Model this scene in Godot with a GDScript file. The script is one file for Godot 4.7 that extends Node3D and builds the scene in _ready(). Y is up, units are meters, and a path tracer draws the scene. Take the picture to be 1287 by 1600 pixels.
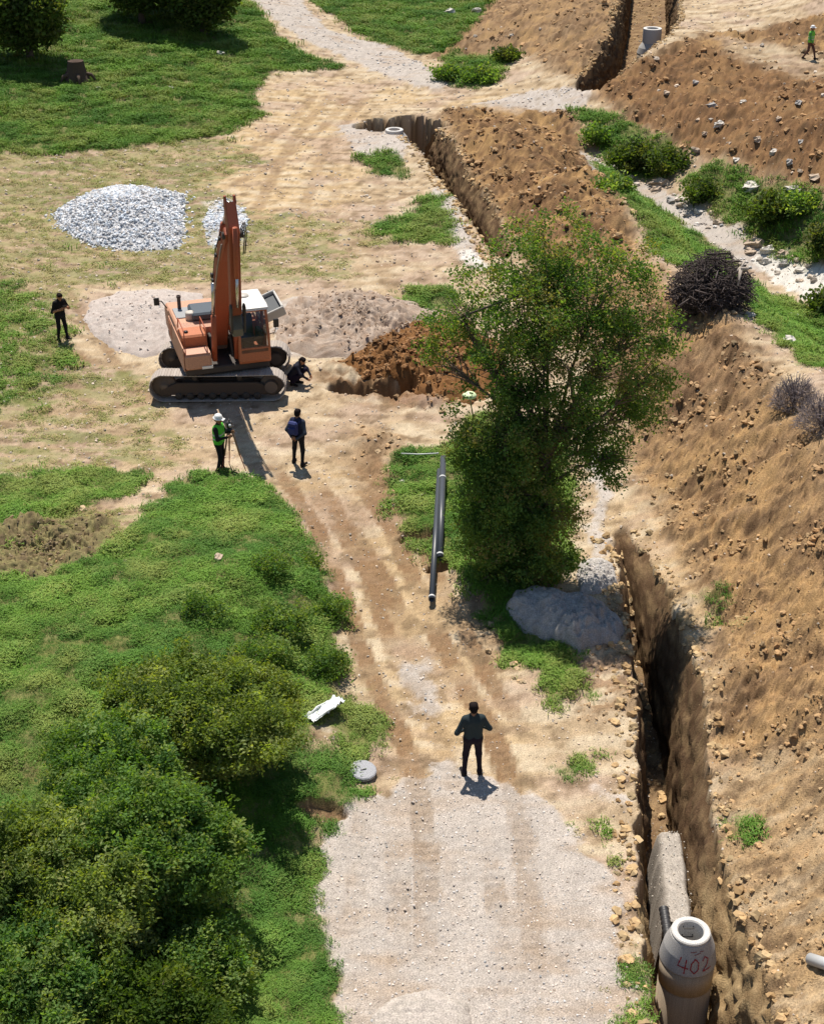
extends Node3D
# A sewer trench being dug across a meadow, seen from a drone: camera, sky, sun, land, machine, people, plants.

const SOFT_CONES := [-0.04, -16.07, -0.0667, 1.22, -16.07, 0.0018, 2.68, -16.07, -0.0421, -0.94, -18.12, 0.0126, 0.65, -18.88, 0.0979, 2.38, -18.88, 0.0373,
	-1.03, -21.05, -0.1563, 0.71, -21.41, 0.0583, 2.71, -21.41, 0.0262, 3.64, -18.83, 0.2919, -0.05, -23.77, 0.0263, 1.57, -23.77, 0.0083,
	3.44, -23.71, 0.0639, -1.20, -26.02, -0.3169, 0.53, -26.50, 0.0445, 2.23, -25.91, 0.0182, -1.14, -29.13, -0.2101, -0.06, -30.00, -0.0310,
	-2.06, -32.16, -0.2332, -0.73, -32.49, -0.0296, -3.32, -35.69, -0.0796, -1.52, -36.08, -0.0388, -5.58, -38.10, 0.0132, -7.49, -38.10, -0.0521,
	-3.85, -40.31, 0.0120, -6.15, -41.25, 0.0111, -8.40, -42.73, -0.0038, -1.68, -40.78, 0.0284, 0.13, -39.85, 0.0261, -9.53, -38.86, 0.0162,
	-10.25, -42.61, -0.0175, -4.25, -45.71, 0.1077, -6.92, -45.95, -0.0342, -10.20, -48.32, -0.0336, -8.34, -51.57, 0.0125, -5.55, -52.98, 0.0068,
	-2.35, -53.71, -0.0012, 0.16, -53.57, 0.0880, -13.27, -52.00, -0.0334, -12.10, -59.30, -0.0136, -8.11, -60.18, 0.0146, -4.52, -60.18, 0.0190,
	-1.20, -60.18, 0.0267, 0.97, -57.61, 0.0425, -16.15, -65.61, 0.0076, -12.08, -68.10, -0.0092, -7.58, -69.21, 0.0068, -3.79, -68.10, 0.0461,
	-0.72, -68.10, -0.0119, -6.69, -78.00, -0.0295, -2.80, -75.30, 0.0288, -3.13, -85.56, -0.0306, 2.05, -82.39, -0.0553, 5.51, -79.72, 0.0733,
	8.28, -79.31, -0.2775, 0.62, -86.32, 0.1068, -6.28, -88.03, -0.0486, 3.64, -70.20, 0.4321, 5.63, -67.85, 0.9777, 6.95, -60.13, 1.2941,
	7.59, -54.26, 1.1509, 7.87, -47.53, 1.1366, 8.33, -43.52, 0.5037, 9.29, -40.00, 0.8471, 10.01, -35.61, 0.8028, 10.23, -31.91, 0.5288,
	10.18, -28.16, 0.7137, 9.66, -23.07, 0.8544, 8.74, -18.07, 0.9640, 7.88, -14.37, 0.4156, 2.30, -66.49, -0.5503, 4.07, -56.20, -0.6727,
	5.19, -45.79, -0.9088, 6.30, -37.51, -0.3172, 6.57, -31.99, -0.2814, 7.05, -27.45, -0.3778, 6.49, -22.99, -0.3409, 6.16, -19.42, -0.2615,
	5.79, -16.54, -0.5281, 8.64, -27.93, -0.5987, 8.27, -22.99, -0.4950, 7.67, -19.96, -0.2818, 7.28, -17.08, -0.6620, 5.57, -39.50, -0.0514,
	7.84, -38.23, -0.7110, 8.37, -33.28, -0.6300, 5.14, -60.60, -0.5610, 6.24, -49.94, -0.4123, 6.25, -52.65, -0.2872, 1.80, -71.24, -0.2333,
	9.39, -72.82, -0.5834, 11.07, -68.26, -0.5397, 13.13, -63.93, -0.4563, 15.00, -60.10, -0.4903, 16.10, -56.41, -0.1048, 16.70, -54.58, -0.3516,
	18.47, -49.27, -0.1882, 20.10, -42.07, -0.2303, 10.00, -63.94, -0.3150, 12.13, -56.89, -0.3040, 13.47, -50.83, -0.2424, 14.51, -46.60, -0.1887,
	15.82, -40.99, -0.5126, 11.45, -71.37, -0.3029, 13.69, -65.93, 0.1174, 15.74, -61.46, 0.2035, 17.50, -58.32, -0.3357, 19.21, -52.32, 0.2381,
	10.82, -77.51, 0.1622, 13.11, -72.64, 0.6169, 15.39, -67.81, 0.2766, 18.06, -61.55, 0.2277, 19.81, -57.04, 0.5482, 11.17, -80.69, 0.0806,
	13.42, -81.93, 0.0050, 16.57, -83.86, 0.0511, 19.29, -82.98, 0.0277, 21.51, -80.21, -0.0273, 21.34, -75.21, -0.1830, 19.02, -66.25, -0.0642,
	16.20, -77.54, -0.0508, 19.35, -88.84, -0.1335, 24.29, -87.57, -0.2790, 24.72, -89.66, 0.3489, 28.47, -88.25, 0.0683, 18.56, -95.15, -0.1000,
	21.72, -65.22, 0.4010, 7.91, -88.48, -0.0913, 9.90, -89.98, 0.3602, 5.32, -89.71, -0.2906, 8.10, -96.51, 0.3427, 10.02, -83.19, 0.0782,
	13.10, -100.26, -0.0634, 5.02, -100.40, -0.1040, 1.95, -97.06, -0.1427, -1.96, -104.97, 0.0018, -6.62, -108.26, -0.0505, 2.61, -108.14, -0.0358,
	-0.94, -92.12, -0.0188, -27.15, -98.83, -0.0193, -18.71, -98.83, 0.0594, -11.07, -102.32, 0.0760, -22.89, -81.32, -0.0542, -17.96, -83.40, 0.0292,
	-12.41, -82.44, 0.0316, -9.57, -90.59, 0.0323, -20.38, -70.86, -0.0310, -14.20, -71.58, -0.0073, -9.78, -74.91, 0.0000, -18.52, -63.26, -0.0478,
	-16.27, -54.35, 0.0174, -14.53, -47.44, 0.0298, -13.19, -42.06, 0.0185, -12.22, -38.13, -0.0781, -23.51, -61.26, 0.0284, -16.93, -41.17, 0.0338,
	-32.44, -78.93, 0.0832, -12.69, -28.65, 0.0804, -10.90, -19.74, 0.0679, -4.91, -35.41, -0.0268, -6.01, -34.40, 0.0630, -3.56, -32.30, 0.1901,
	-2.60, -29.14, 0.1568, -2.07, -26.44, 0.2494, -3.86, -30.49, 0.5053, -5.22, -28.97, 0.1929, -6.82, -29.29, -0.1648, -8.39, -30.82, -0.1155,
	-10.35, -32.97, 0.0479, -9.65, -35.04, -0.0467, -7.70, -26.29, -0.0788, -9.07, -26.14, 0.0298, -4.58, -24.08, 0.1743, -2.70, -23.65, 0.2159,
	-1.67, -24.01, -0.2569, -7.60, -20.18, -0.0958, -4.59, -19.67, 0.1064, -2.83, -19.27, 0.1830, -2.10, -19.56, -0.2100, -1.73, -17.36, -0.1536,
	-4.57, -16.11, 0.0888, -6.56, -15.93, -0.0561, -1.56, -27.89, -0.2168, -2.27, -31.44, -0.4126, 0.99, -34.40, 0.2564, 2.21, -30.95, 0.2780,
	3.08, -27.67, 0.2153, -0.06, -35.04, 0.0269, 4.12, -30.58, 0.0176, 4.08, -25.88, 0.0220, 4.19, -23.29, 0.1045]
const LAND_LEVEL := 4.0866

var rng := RandomNumberGenerator.new()
var taken := {}
var noise_a := FastNoiseLite.new()
var noise_b := FastNoiseLite.new()
var noise_c := FastNoiseLite.new()
var noise_s := FastNoiseLite.new()
var noise_w := FastNoiseLite.new()

# ---------------------------------------------------------------- land
const X0 := -62.0
const Z0 := -152.0
const STEP := 0.8
const NX := 156
const NZ := 184
var land := PackedFloat32Array()
const PX0 := -50.0
const PZ0 := -150.0
const PSTEP := 0.25
const PNX := 400
const PNZ := 568
const GRASS := 0
const GRAVEL := 1
const BROWN := 2
const OCHRE := 3
const DRY := 4
const WHITE := 5
const RED := 6
const RUT := 7
var paint: Array[PackedFloat32Array] = []
const RX0 := -26.0
const RZ0 := -82.0
const RSTEP := 0.1
const RNX := 460
const RNZ := 720
var rut := PackedFloat32Array()
var rut_turn := PackedFloat32Array()
var rut_stain := PackedFloat32Array()
var zone := PackedByteArray()
# the tone of the ground at the place looked up last
var w_grass := 0.0
var w_gravel := 0.0
var w_brown := 0.0
var w_ochre := 0.0
var w_dry := 0.0
var w_white := 0.0
var w_red := 0.0
var w_rut := 0.0
var w_trench := 0.0

# trench centre lines: x, z, half width, depth
var trench := []
# dug holes: centre x, z, radii, depth
var holes := []

func _ready() -> void:
	rng.seed = 402
	var cam := Camera3D.new()
	cam.name = "camera"
	cam.position = Vector3(0, 19.2, 0)
	cam.rotation_degrees = Vector3(-29.3, 0, 0)
	cam.fov = 39.3
	cam.near = 0.1
	cam.far = 600.0
	add_child(cam)
	cam.current = true
	var env := Environment.new()
	env.background_mode = Environment.BG_SKY
	var sm := ProceduralSkyMaterial.new()
	sm.sky_top_color = Color(0.42, 0.52, 0.66)
	sm.sky_horizon_color = Color(0.76, 0.8, 0.84)
	sm.ground_horizon_color = Color(0.45, 0.42, 0.36)
	sm.ground_bottom_color = Color(0.25, 0.22, 0.17)
	sm.sky_energy_multiplier = 0.85
	var sky := Sky.new()
	sky.sky_material = sm
	env.sky = sky
	env.tonemap_mode = Environment.TONE_MAPPER_LINEAR
	env.tonemap_exposure = 1.38
	env.sdfgi_enabled = true
	env.ssao_enabled = true
	env.ssil_enabled = true
	var we := WorldEnvironment.new()
	we.name = "world"
	we.environment = env
	add_child(we)
	var sun := DirectionalLight3D.new()
	sun.name = "sun"
	add_child(sun)
	sun.look_at_from_position(Vector3.ZERO, Vector3(0.11, -1.0, 0.45), Vector3.UP)
	sun.light_energy = 1.55
	sun.light_color = Color(1.0, 0.965, 0.915)
	sun.light_angular_distance = 0.5
	sun.shadow_enabled = true

	set_noise(noise_a, 11, 0.35, 3)
	set_noise(noise_b, 12, 1.5, 4)
	noise_b.fractal_gain = 0.6
	set_noise(noise_c, 13, 5.5, 3)
	noise_c.fractal_gain = 0.6
	set_noise(noise_s, 14, 0.9, 3)
	set_noise(noise_w, 15, 0.5, 3)
	make_land()
	paint_land()
	build_ground()
	build_trench_walls()
	print("ground ", Time.get_ticks_msec())
	build_all()
	print("done ", Time.get_ticks_msec())

func set_noise(n: FastNoiseLite, s: int, f: float, o: int) -> void:
	n.seed = s
	n.noise_type = FastNoiseLite.TYPE_SIMPLEX_SMOOTH
	n.frequency = f
	n.fractal_type = FastNoiseLite.FRACTAL_FBM
	n.fractal_octaves = o

func make_land() -> void:
	land.resize(NX * NZ)
	var cones := PackedFloat32Array(SOFT_CONES)
	var count := cones.size()
	for j in NZ:
		var z := Z0 + j * STEP
		for i in NX:
			var x := X0 + i * STEP
			var h := LAND_LEVEL
			var k := 0
			while k < count:
				var dx := x - cones[k]
				var dz := z - cones[k + 1]
				h -= cones[k + 2] * sqrt(dx * dx + dz * dz + 4.0)
				k += 3
			land[j * NX + i] = h
	# centre line of the pipe trench: x, z, half width, depth
	trench = [
		[[5.49, -32.77, 5.57, -31.22, 5.61, -29.39, 5.67, -26.53, 5.42, -24.26, 5.09, -21.75, 4.94, -19.68, 4.95, -18.15, 4.92, -16.66, 4.71, -14.69], [0.04, 0.1, 0.22, 0.34, 0.36, 0.4, 0.48, 0.6, 0.62, 0.62], [0.2, 0.8, 2.0, 2.7, 2.8, 2.5, 2.2, 2.3, 2.3, 2.3]],
		[[-0.12, -76.83, 1.7, -66.66, 3.12, -58.06, 3.68, -54.05], [0.8, 0.26, 0.18, 0.06], [2.4, 1.4, 1.0, 0.3]],
		[[9.98, -80.91, 11.51, -83.09, 13.1, -86.39, 14.21, -90.47, 16.62, -105.33, 20.91, -133.23], [0.6, 0.9, 1.3, 1.5, 1.5, 1.5], [1.4, 2.6, 3.2, 3.4, 3.4, 3.4]],
	]
	holes = [[Vector3(-0.52, -0.02, -75.92), 2.3, 1.6, 2.2], [Vector3(-1.32, -0.04, -42.52), 1.4, 0.6, 0.8], [Vector3(0.19, 0.11, -32.7), 0.6, 0.2, 0.25], [Vector3(0.76, 0.13, -31.15), 0.45, 0.22, 0.3], [Vector3(-2.48, 0.31, -30.9), 0.3, 0.3, 0.15], [Vector3(-1.75, 0.2, -21.75), 0.5, 0.22, 0.2]]

func land_y(x: float, z: float) -> float:
	var fx := clampf((x - X0) / STEP, 0.0, NX - 1.01)
	var fz := clampf((z - Z0) / STEP, 0.0, NZ - 1.01)
	var i := int(fx)
	var j := int(fz)
	fx -= i
	fz -= j
	var p := j * NX + i
	return lerpf(lerpf(land[p], land[p + 1], fx), lerpf(land[p + NX], land[p + NX + 1], fx), fz)

func smooth(a: float, b: float, x: float) -> float:
	var t := clampf((x - a) / (b - a), 0.0, 1.0)
	return t * t * (3.0 - 2.0 * t)

func fill(channel: int, strength: float, pts: Array, into_zone := 0) -> void:
	var poly := PackedVector2Array()
	var lo := Vector2(1e9, 1e9)
	var hi := Vector2(-1e9, -1e9)
	for k in range(0, pts.size(), 2):
		var q := Vector2((pts[k] - PX0) / PSTEP, (pts[k + 1] - PZ0) / PSTEP)
		poly.append(q)
		lo = lo.min(q)
		hi = hi.max(q)
	for j in range(maxi(0, int(lo.y)), mini(PNZ - 1, int(hi.y) + 1)):
		for i in range(maxi(0, int(lo.x)), mini(PNX - 1, int(hi.x) + 1)):
			if Geometry2D.is_point_in_polygon(Vector2(i, j), poly):
				if channel >= 0:
					paint[channel][j * PNX + i] = strength
				if into_zone > 0:
					zone[j * PNX + i] = into_zone

func line(channel: int, strength: float, width: float, pts: Array) -> void:
	for k in range(0, pts.size() - 2, 2):
		var a := Vector2(pts[k], pts[k + 1])
		var b := Vector2(pts[k + 2], pts[k + 3])
		var n := int(a.distance_to(b) / 0.12) + 1
		for t in n:
			var p := a.lerp(b, float(t) / n)
			var r := int(ceil(width / PSTEP))
			var ci := int((p.x - PX0) / PSTEP)
			var cj := int((p.y - PZ0) / PSTEP)
			for j in range(maxi(0, cj - r), mini(PNZ - 1, cj + r + 1)):
				for i in range(maxi(0, ci - r), mini(PNX - 1, ci + r + 1)):
					var d := Vector2(PX0 + i * PSTEP, PZ0 + j * PSTEP).distance_to(p)
					var v := strength * clampf((width - d) / PSTEP + 0.5, 0.0, 1.0)
					if v > paint[channel][j * PNX + i]:
						paint[channel][j * PNX + i] = v

func press(corners: Array, aside: float, width: float, depth: float, stain: float) -> void:
	# the corners rounded off, then one mark pressed along the line
	var pts := []
	var n_in := corners.size() / 2
	for k in n_in - 1:
		var p0 := Vector2(corners[2 * maxi(k - 1, 0)], corners[2 * maxi(k - 1, 0) + 1])
		var p1 := Vector2(corners[2 * k], corners[2 * k + 1])
		var p2 := Vector2(corners[2 * k + 2], corners[2 * k + 3])
		var p3 := Vector2(corners[2 * mini(k + 2, n_in - 1)], corners[2 * mini(k + 2, n_in - 1) + 1])
		for t in 8:
			var q := p1.cubic_interpolate(p2, p0, p3, t / 8.0)
			pts.append(q.x)
			pts.append(q.y)
	pts.append(corners[-2])
	pts.append(corners[-1])
	var run := 0.0
	var total := 0.0
	for k in range(0, pts.size() - 2, 2):
		total += Vector2(pts[k], pts[k + 1]).distance_to(Vector2(pts[k + 2], pts[k + 3]))
	for k in range(0, pts.size() - 2, 2):
		var a := Vector2(pts[k], pts[k + 1])
		var b := Vector2(pts[k + 2], pts[k + 3])
		var dir := (b - a).normalized()
		var nrm := Vector2(-dir.y, dir.x)
		var long := a.distance_to(b)
		var n := int(long / 0.07) + 1
		for t in n:
			var along := run + long * t / n
			var p := a.lerp(b, float(t) / n) + nrm * (aside + 0.12 * noise_a.get_noise_2d(along * 0.4, aside * 9.0))
			var fade := clampf(0.75 + 0.9 * noise_s.get_noise_2d(along * 0.35, aside * 5.0 + pts[0]), 0.0, 1.0) * clampf(along / 3.0, 0.0, 1.0) * clampf((total - along) / 3.0, 0.0, 1.0)
			var r := int(ceil(width / RSTEP)) + 1
			var ci := int((p.x - RX0) / RSTEP)
			var cj := int((p.y - RZ0) / RSTEP)
			for j in range(maxi(0, cj - r), mini(RNZ - 1, cj + r + 1)):
				for i in range(maxi(0, ci - r), mini(RNX - 1, ci + r + 1)):
					var q := Vector2(RX0 + i * RSTEP, RZ0 + j * RSTEP) - p
					if absf(q.dot(dir)) > 0.08:
						continue
					var v := clampf((width - absf(q.dot(nrm))) / 0.12 + 0.3, 0.0, 1.0) * fade
					var at := j * RNX + i
					if v * depth > rut[at]:
						rut[at] = v * depth
						rut_turn[at] = (along + q.dot(dir)) * TAU / 0.24 + absf(q.dot(nrm)) * 9.0
					rut_stain[at] = maxf(rut_stain[at], v * stain)
		run += long

func soften(channel: int, passes: int) -> void:
	var a := paint[channel]
	for pass_no in passes:
		var b := a.duplicate()
		for j in range(1, PNZ - 1):
			var row := j * PNX
			for i in range(1, PNX - 1):
				var p := row + i
				b[p] = (a[p] * 2.0 + a[p - 1] + a[p + 1] + a[p - PNX] + a[p + PNX]) / 6.0
		a = b
	paint[channel] = a

func paint_land() -> void:
	for c in 8:
		var a := PackedFloat32Array()
		a.resize(PNX * PNZ)
		paint.append(a)
	zone.resize(PNX * PNZ)
	# --- grass
	fill(GRASS, 1.0, [-61.53, -142.01, -15.9, -145.32, -11.22, -103.83, -9, -95.59, -6.68, -91.36, -3.82, -88.86, -8.1, -86.88, -9.01, -82.51, -7.92, -77.09, -9.95, -73.47, -13.77, -70.89, -19.9, -68.87, -27.88, -65.82], 1)
	fill(GRASS, 1.0, [-12.29, -145.43, -7.5, -107.6, -3.52, -97.69, 0.66, -92.18, 2.27, -92.71, 3.84, -97.52, 5.81, -107.74, 9.35, -143.92], 1)
	fill(GRASS, 1.0, [-12.71, -28.69, -9.8, -28.98, -8.9, -28.99, -7.73, -29.99, -7.2, -31.85, -6.88, -34.38, -6.24, -35.96, -4.91, -36.25, -3.56, -34.27, -2.56, -32.19, -1.9, -29.63, -1.52, -27.81, -1.61, -25.76, -1.9, -24.71, -2.16, -23.32, -1.83, -22.08, -2.02, -21.16, -1.83, -19.55, -1.5, -18.07, -1.32, -16.66, -1.18, -15.02, -8.04, -14.33], 1)
	fill(GRASS, 0.85, [-1.52, -25.31, -0.76, -25.51, -0.72, -23.71, -1.18, -23.41, -0.82, -22.48, -1.68, -21.59, -2.02, -21.16, -1.87, -22.82, -1.67, -24.13])
	fill(GRASS, 0.9, [-14.01, -34.98, -11.53, -35.49, -9.38, -36.27, -7.34, -36.04, -7.83, -33.87, -9.05, -33.14, -10.32, -30.93, -12.32, -29.8])
	fill(GRASS, 1.0, [-0.72, -37.16, 0.88, -37.84, 2.33, -40.64, 4.52, -38.32, 4.14, -31.56, 2.93, -29.76, 3.89, -27.54, 3.85, -25.66, 3.12, -25.44, 2.12, -27.82, 1.31, -30.6, 0.11, -32.66, -0.59, -34.57], 1)
	fill(GRASS, 1.0, [8.97, -70.67, 10.93, -67.32, 12.19, -63.61, 13.49, -59.55, 14.46, -56.14, 16.41, -53.42, 18.2, -48.3, 13.25, -33.32, 11.76, -35.52, 11.24, -37.11, 10.47, -42.62, 8.88, -47.06, 8.62, -59.49], 1)
	fill(GRASS, 0.85, [8.59, -78.92, 10.73, -76.57, 13.18, -70.64, 12.88, -68.33, 10.58, -69.43, 9.41, -73.17])
	fill(GRASS, 0.8, [12.91, -68.6, 14.72, -67.13, 17.96, -60.94, 17.22, -56.97, 15.44, -59.61, 13.94, -63.71])
	fill(GRASS, 0.85, [-1.47, -59.76, -0.1, -60.13, 0.48, -64.15, 1.33, -62.69, 1.88, -56.85, -1.15, -57.26])
	fill(GRASS, 0.7, [-2.62, -69.74, -0.58, -69.96, -0.11, -66.29, -1.92, -66.78])
	fill(GRASS, 0.85, [-0.57, -51.61, 1.38, -51.78, 2.26, -49.31, -0.08, -49.79])
	fill(GRASS, 0.9, [3.24, -23.73, 3.86, -23.83, 3.77, -23.03, 3.23, -22.84])
	fill(GRASS, 0.9, [3.53, -21.99, 4.03, -21.9, 3.93, -20.64, 3.53, -20.9])
	fill(GRASS, 0.95, [3.81, -19, 4.06, -18.48, 3.98, -16.75, 3.79, -15.23, 3.45, -15.27, 3.74, -17.33])
	fill(GRASS, 0.8, [6.95, -29.52, 7.62, -28.74, 7.49, -27.99, 6.87, -28.56])
	fill(GRASS, 0.75, [6.24, -21.7, 6.82, -21.34, 6.62, -20.36, 6.19, -20.79])
	fill(GRASS, 0.75, [1.86, -92.18, 6.06, -89.18, 5.42, -84.66, 3.5, -82.56, 1.74, -85.55])
	fill(GRASS, 0.0, [-7.32, -32.49, -7.36, -34.62, -6.86, -35.91, -6.52, -35.43, -6.89, -33.88, -7.03, -32.26])
	fill(GRASS, 0.5, [-18, -51.67, -14.42, -51.74, -12.41, -47.95, -11.06, -44.59, -11.62, -40.48, -14.45, -39.39])
	# --- dry, trampled grass
	fill(DRY, 0.6, [-27.88, -65.82, -19.9, -68.87, -13.77, -70.89, -9.95, -73.47, -6.96, -69.21, -9.26, -65.04, -6.82, -61.11, -5.3, -52.99, -8.39, -51.93, -12.49, -51.72, -11.68, -44.49, -8.23, -42.98, -8.1, -40.8, -5.82, -36.96, -7.34, -36.04, -11.53, -35.49, -16.44, -34.5])
	fill(DRY, 0.45, [-14.95, -41.16, -10.56, -42.07, -8.2, -42.73, -8.1, -40.8, -5.82, -36.96, -7.34, -36.04, -11.53, -35.49, -13.2, -35.15])
	fill(DRY, 0.5, [-7.1, -61.11, -3.44, -60.69, -2.05, -52.29, -5.98, -52.28])
	fill(DRY, 0.6, [-2.57, -59.77, -1.19, -59.75, -0.88, -56.87, -2.19, -56.43])
	fill(DRY, 0.8, [-10.85, -32.93, -9.15, -33.59, -7.53, -33.17, -7.2, -31.85, -7.73, -29.99, -8.88, -28.92, -9.8, -28.98])
	fill(DRY, 0.5, [-1.29, -26.84, -0.78, -26.47, -0.75, -25.28, -1.38, -25.36])
	fill(DRY, 0.6, [-0.05, -23.36, 1.15, -23.47, 1.14, -23.06, -0.05, -23.05])
	# --- pale gravel and crushed stone
	fill(GRAVEL, 1.0, [-1.94, -21.35, -1.57, -22, -0.57, -22.7, 0.49, -23.38, 1.02, -23.48, 1.92, -22.85, 2.78, -22.16, 3.18, -21.07, 3.82, -20.21, 4.01, -19.39, 3.84, -18.92, 3.74, -17.33, 3.4, -14.98, -1.23, -15.01, -1.41, -17.5, -1.71, -18.79, -1.86, -20.03], 2)
	fill(GRAVEL, 0.9, [-15.9, -145.32, -11.22, -103.83, -9.26, -98.78, -7.1, -94.71, -3.28, -90.19, -1.26, -86.07, 1.7, -82.89, 2.09, -84.17, 0.65, -90.12, -1.79, -95.23, -5.2, -97.76, -6.95, -102.45, -7.94, -107.25, -11.68, -145.44], 3)
	fill(GRAVEL, 0.75, [-5.19, -50.24, -2.02, -51.29, 0.86, -49.77, 1.08, -48.66, -1, -47.99, -1.81, -44.96, -4.39, -44.68, -5.02, -47])
	fill(GRAVEL, 0.75, [-4.18, -76.05, -1.47, -76.06, -0.11, -71.65, -0.11, -68.37, -2.6, -69.21])
	fill(GRAVEL, 0.9, [0.64, -65.21, 1.64, -63.62, 2.64, -55.93, 2.86, -52.33, 2.16, -53.38, 1.26, -59.09])
	fill(GRAVEL, 0.9, [5.16, -38.17, 5.67, -37.68, 5.08, -31.62, 4.6, -31.27])
	fill(GRAVEL, 0.7, [-0.5, -27.52, 0.54, -27.26, 0.65, -24.89, -0.05, -25])
	fill(GRAVEL, 0.65, [2.71, -80.26, 6.7, -81.8, 10.13, -80.65, 9.55, -78.22, 7.5, -78.25])
	fill(GRAVEL, 0.85, [8.45, -73.47, 11.2, -69.35, 13.52, -64.7, 15.09, -60.74, 15.14, -57.4, 13.6, -60.09, 11.95, -63.91, 8.24, -59.2], 4)
	fill(GRAVEL, 0.7, [3.43, -22.94, 4.43, -22.55, 4.29, -21.44, 3.68, -22.18])
	fill(WHITE, 1.0, [14.68, -60.72, 16.13, -59.11, 17.27, -56.1, 18.99, -51.36, 18.44, -49.18, 16.6, -54.19, 15.11, -57.27], 4)
	fill(WHITE, 0.55, [-9.52, -62.56, -8.44, -63.05, -7.24, -61.11, -6.89, -56.4, -8.41, -56])
	fill(WHITE, 0.7, [1.79, -56.27, 2.38, -56.01, 3.13, -52.89, 2.86, -52.33, 1.95, -54.78])
	fill(WHITE, 0.6, [-2.04, -24.66, -1.58, -25.06, -1.72, -23.68, -1.97, -23.49])
	# --- dug earth
	fill(BROWN, 0.95, [1.63, -79.44, 8.86, -78.13, 8.61, -57.8, 8.15, -47.79, 6.06, -50.57, 4.52, -51.89, 2.3, -66.66], 5)
	fill(BROWN, 0.8, [4.52, -51.89, 8.15, -47.79, 8.59, -43.8, 9.94, -40.34, 10.34, -32.1, 10.6, -25.04, 9.51, -20.51, 6.16, -24.04, 7.01, -27.31, 6.54, -32.88, 6.11, -39.2], 5)
	fill(BROWN, 0.45, [6.16, -24.04, 9.51, -20.51, 7.49, -13.14, 4.92, -14.61, 5.72, -19.52], 5)
	fill(BROWN, 0.9, [9.9, -80.03, 13.15, -82.54, 17.05, -86.61, 24.42, -88.2, 30.22, -87.87, 20.8, -56.06, 17.96, -60.94, 14.72, -67.13, 13.15, -70.4, 10.73, -76.57], 6)
	fill(BROWN, 0.75, [0.65, -90.99, 2.35, -96.39, 5.81, -107.74, 9.35, -143.92, 18.65, -141.94, 15.02, -98.82, 10.53, -81.18, 9.41, -80.38, 6.06, -89.18, 1.85, -91.43], 6)
	fill(BROWN, 0.15, [17.33, -86.12, 22.71, -80.92, 21.47, -75.75, 17.83, -80.91], 6)
	fill(BROWN, 0.7, [-10.73, -32.5, -9.98, -33.51, -7.87, -33.18, -7.73, -29.99, -8.92, -29.09, -9.85, -29.15])
	fill(BROWN, 0.5, [-2.06, -40.32, -0.07, -38.52, -0.58, -34.05, -1.51, -35.65])
	fill(BROWN, 0.6, [1.23, -30.62, 2.25, -28.83, 2.83, -26.34, 1.98, -26.62, 1.33, -28.69])
	fill(RED, 0.8, [-3.03, -43.47, -2.65, -44.29, -1.79, -44.41, -0.54, -48.62, 1.78, -48.87, 2.37, -41.6, 0.13, -40.58, -2.56, -42.48])
	fill(RED, 0.3, [9.9, -80.03, 13.15, -82.54, 16.48, -83.31, 22.05, -78.14, 25.17, -71.36, 20.8, -56.06, 17.96, -60.94, 14.72, -67.13, 13.15, -70.4, 10.73, -76.57])
	fill(RED, 0.5, [3.71, -29.66, 5.41, -29.42, 4.95, -24.97, 3.53, -24.57, 3.35, -27.27])
	fill(OCHRE, 0.8, [-8.25, -84.2, -3.94, -87.01, -1.99, -76.79, -2.76, -61.18, -4.89, -57.61, -10.21, -65.55])
	fill(OCHRE, 0.7, [-3.92, -36.45, -1.56, -37.3, -0.06, -32.38, 1.15, -27.94, 2.74, -23.33, -0.31, -23.34, -0.81, -28.01, -2.07, -32.38])
	fill(OCHRE, 0.8, [-3.13, -85.52, 2.77, -82.17, 9.14, -81.32, 8.23, -78.69, 1.64, -79.72, -2.26, -80.47])
	fill(OCHRE, 0.7, [5.42, -34.7, 6.31, -33.65, 6.89, -27.39, 5.46, -27.58, 5.37, -29.7])
	fill(OCHRE, 0.7, [6.77, -36.97, 9.12, -36.76, 9.79, -29.14, 9.29, -19.75, 6.12, -23.05])
	fill(OCHRE, 0.9, [6.35, -22.94, 9.29, -19.75, 7.49, -13.14, 4.66, -14.71])
	# --- wheel and crawler marks: path, gauge between the two marks, width of each, depth, how much darker soil they turned up
	rut.resize(RNX * RNZ)
	rut_turn.resize(RNX * RNZ)
	rut_stain.resize(RNX * RNZ)
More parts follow.
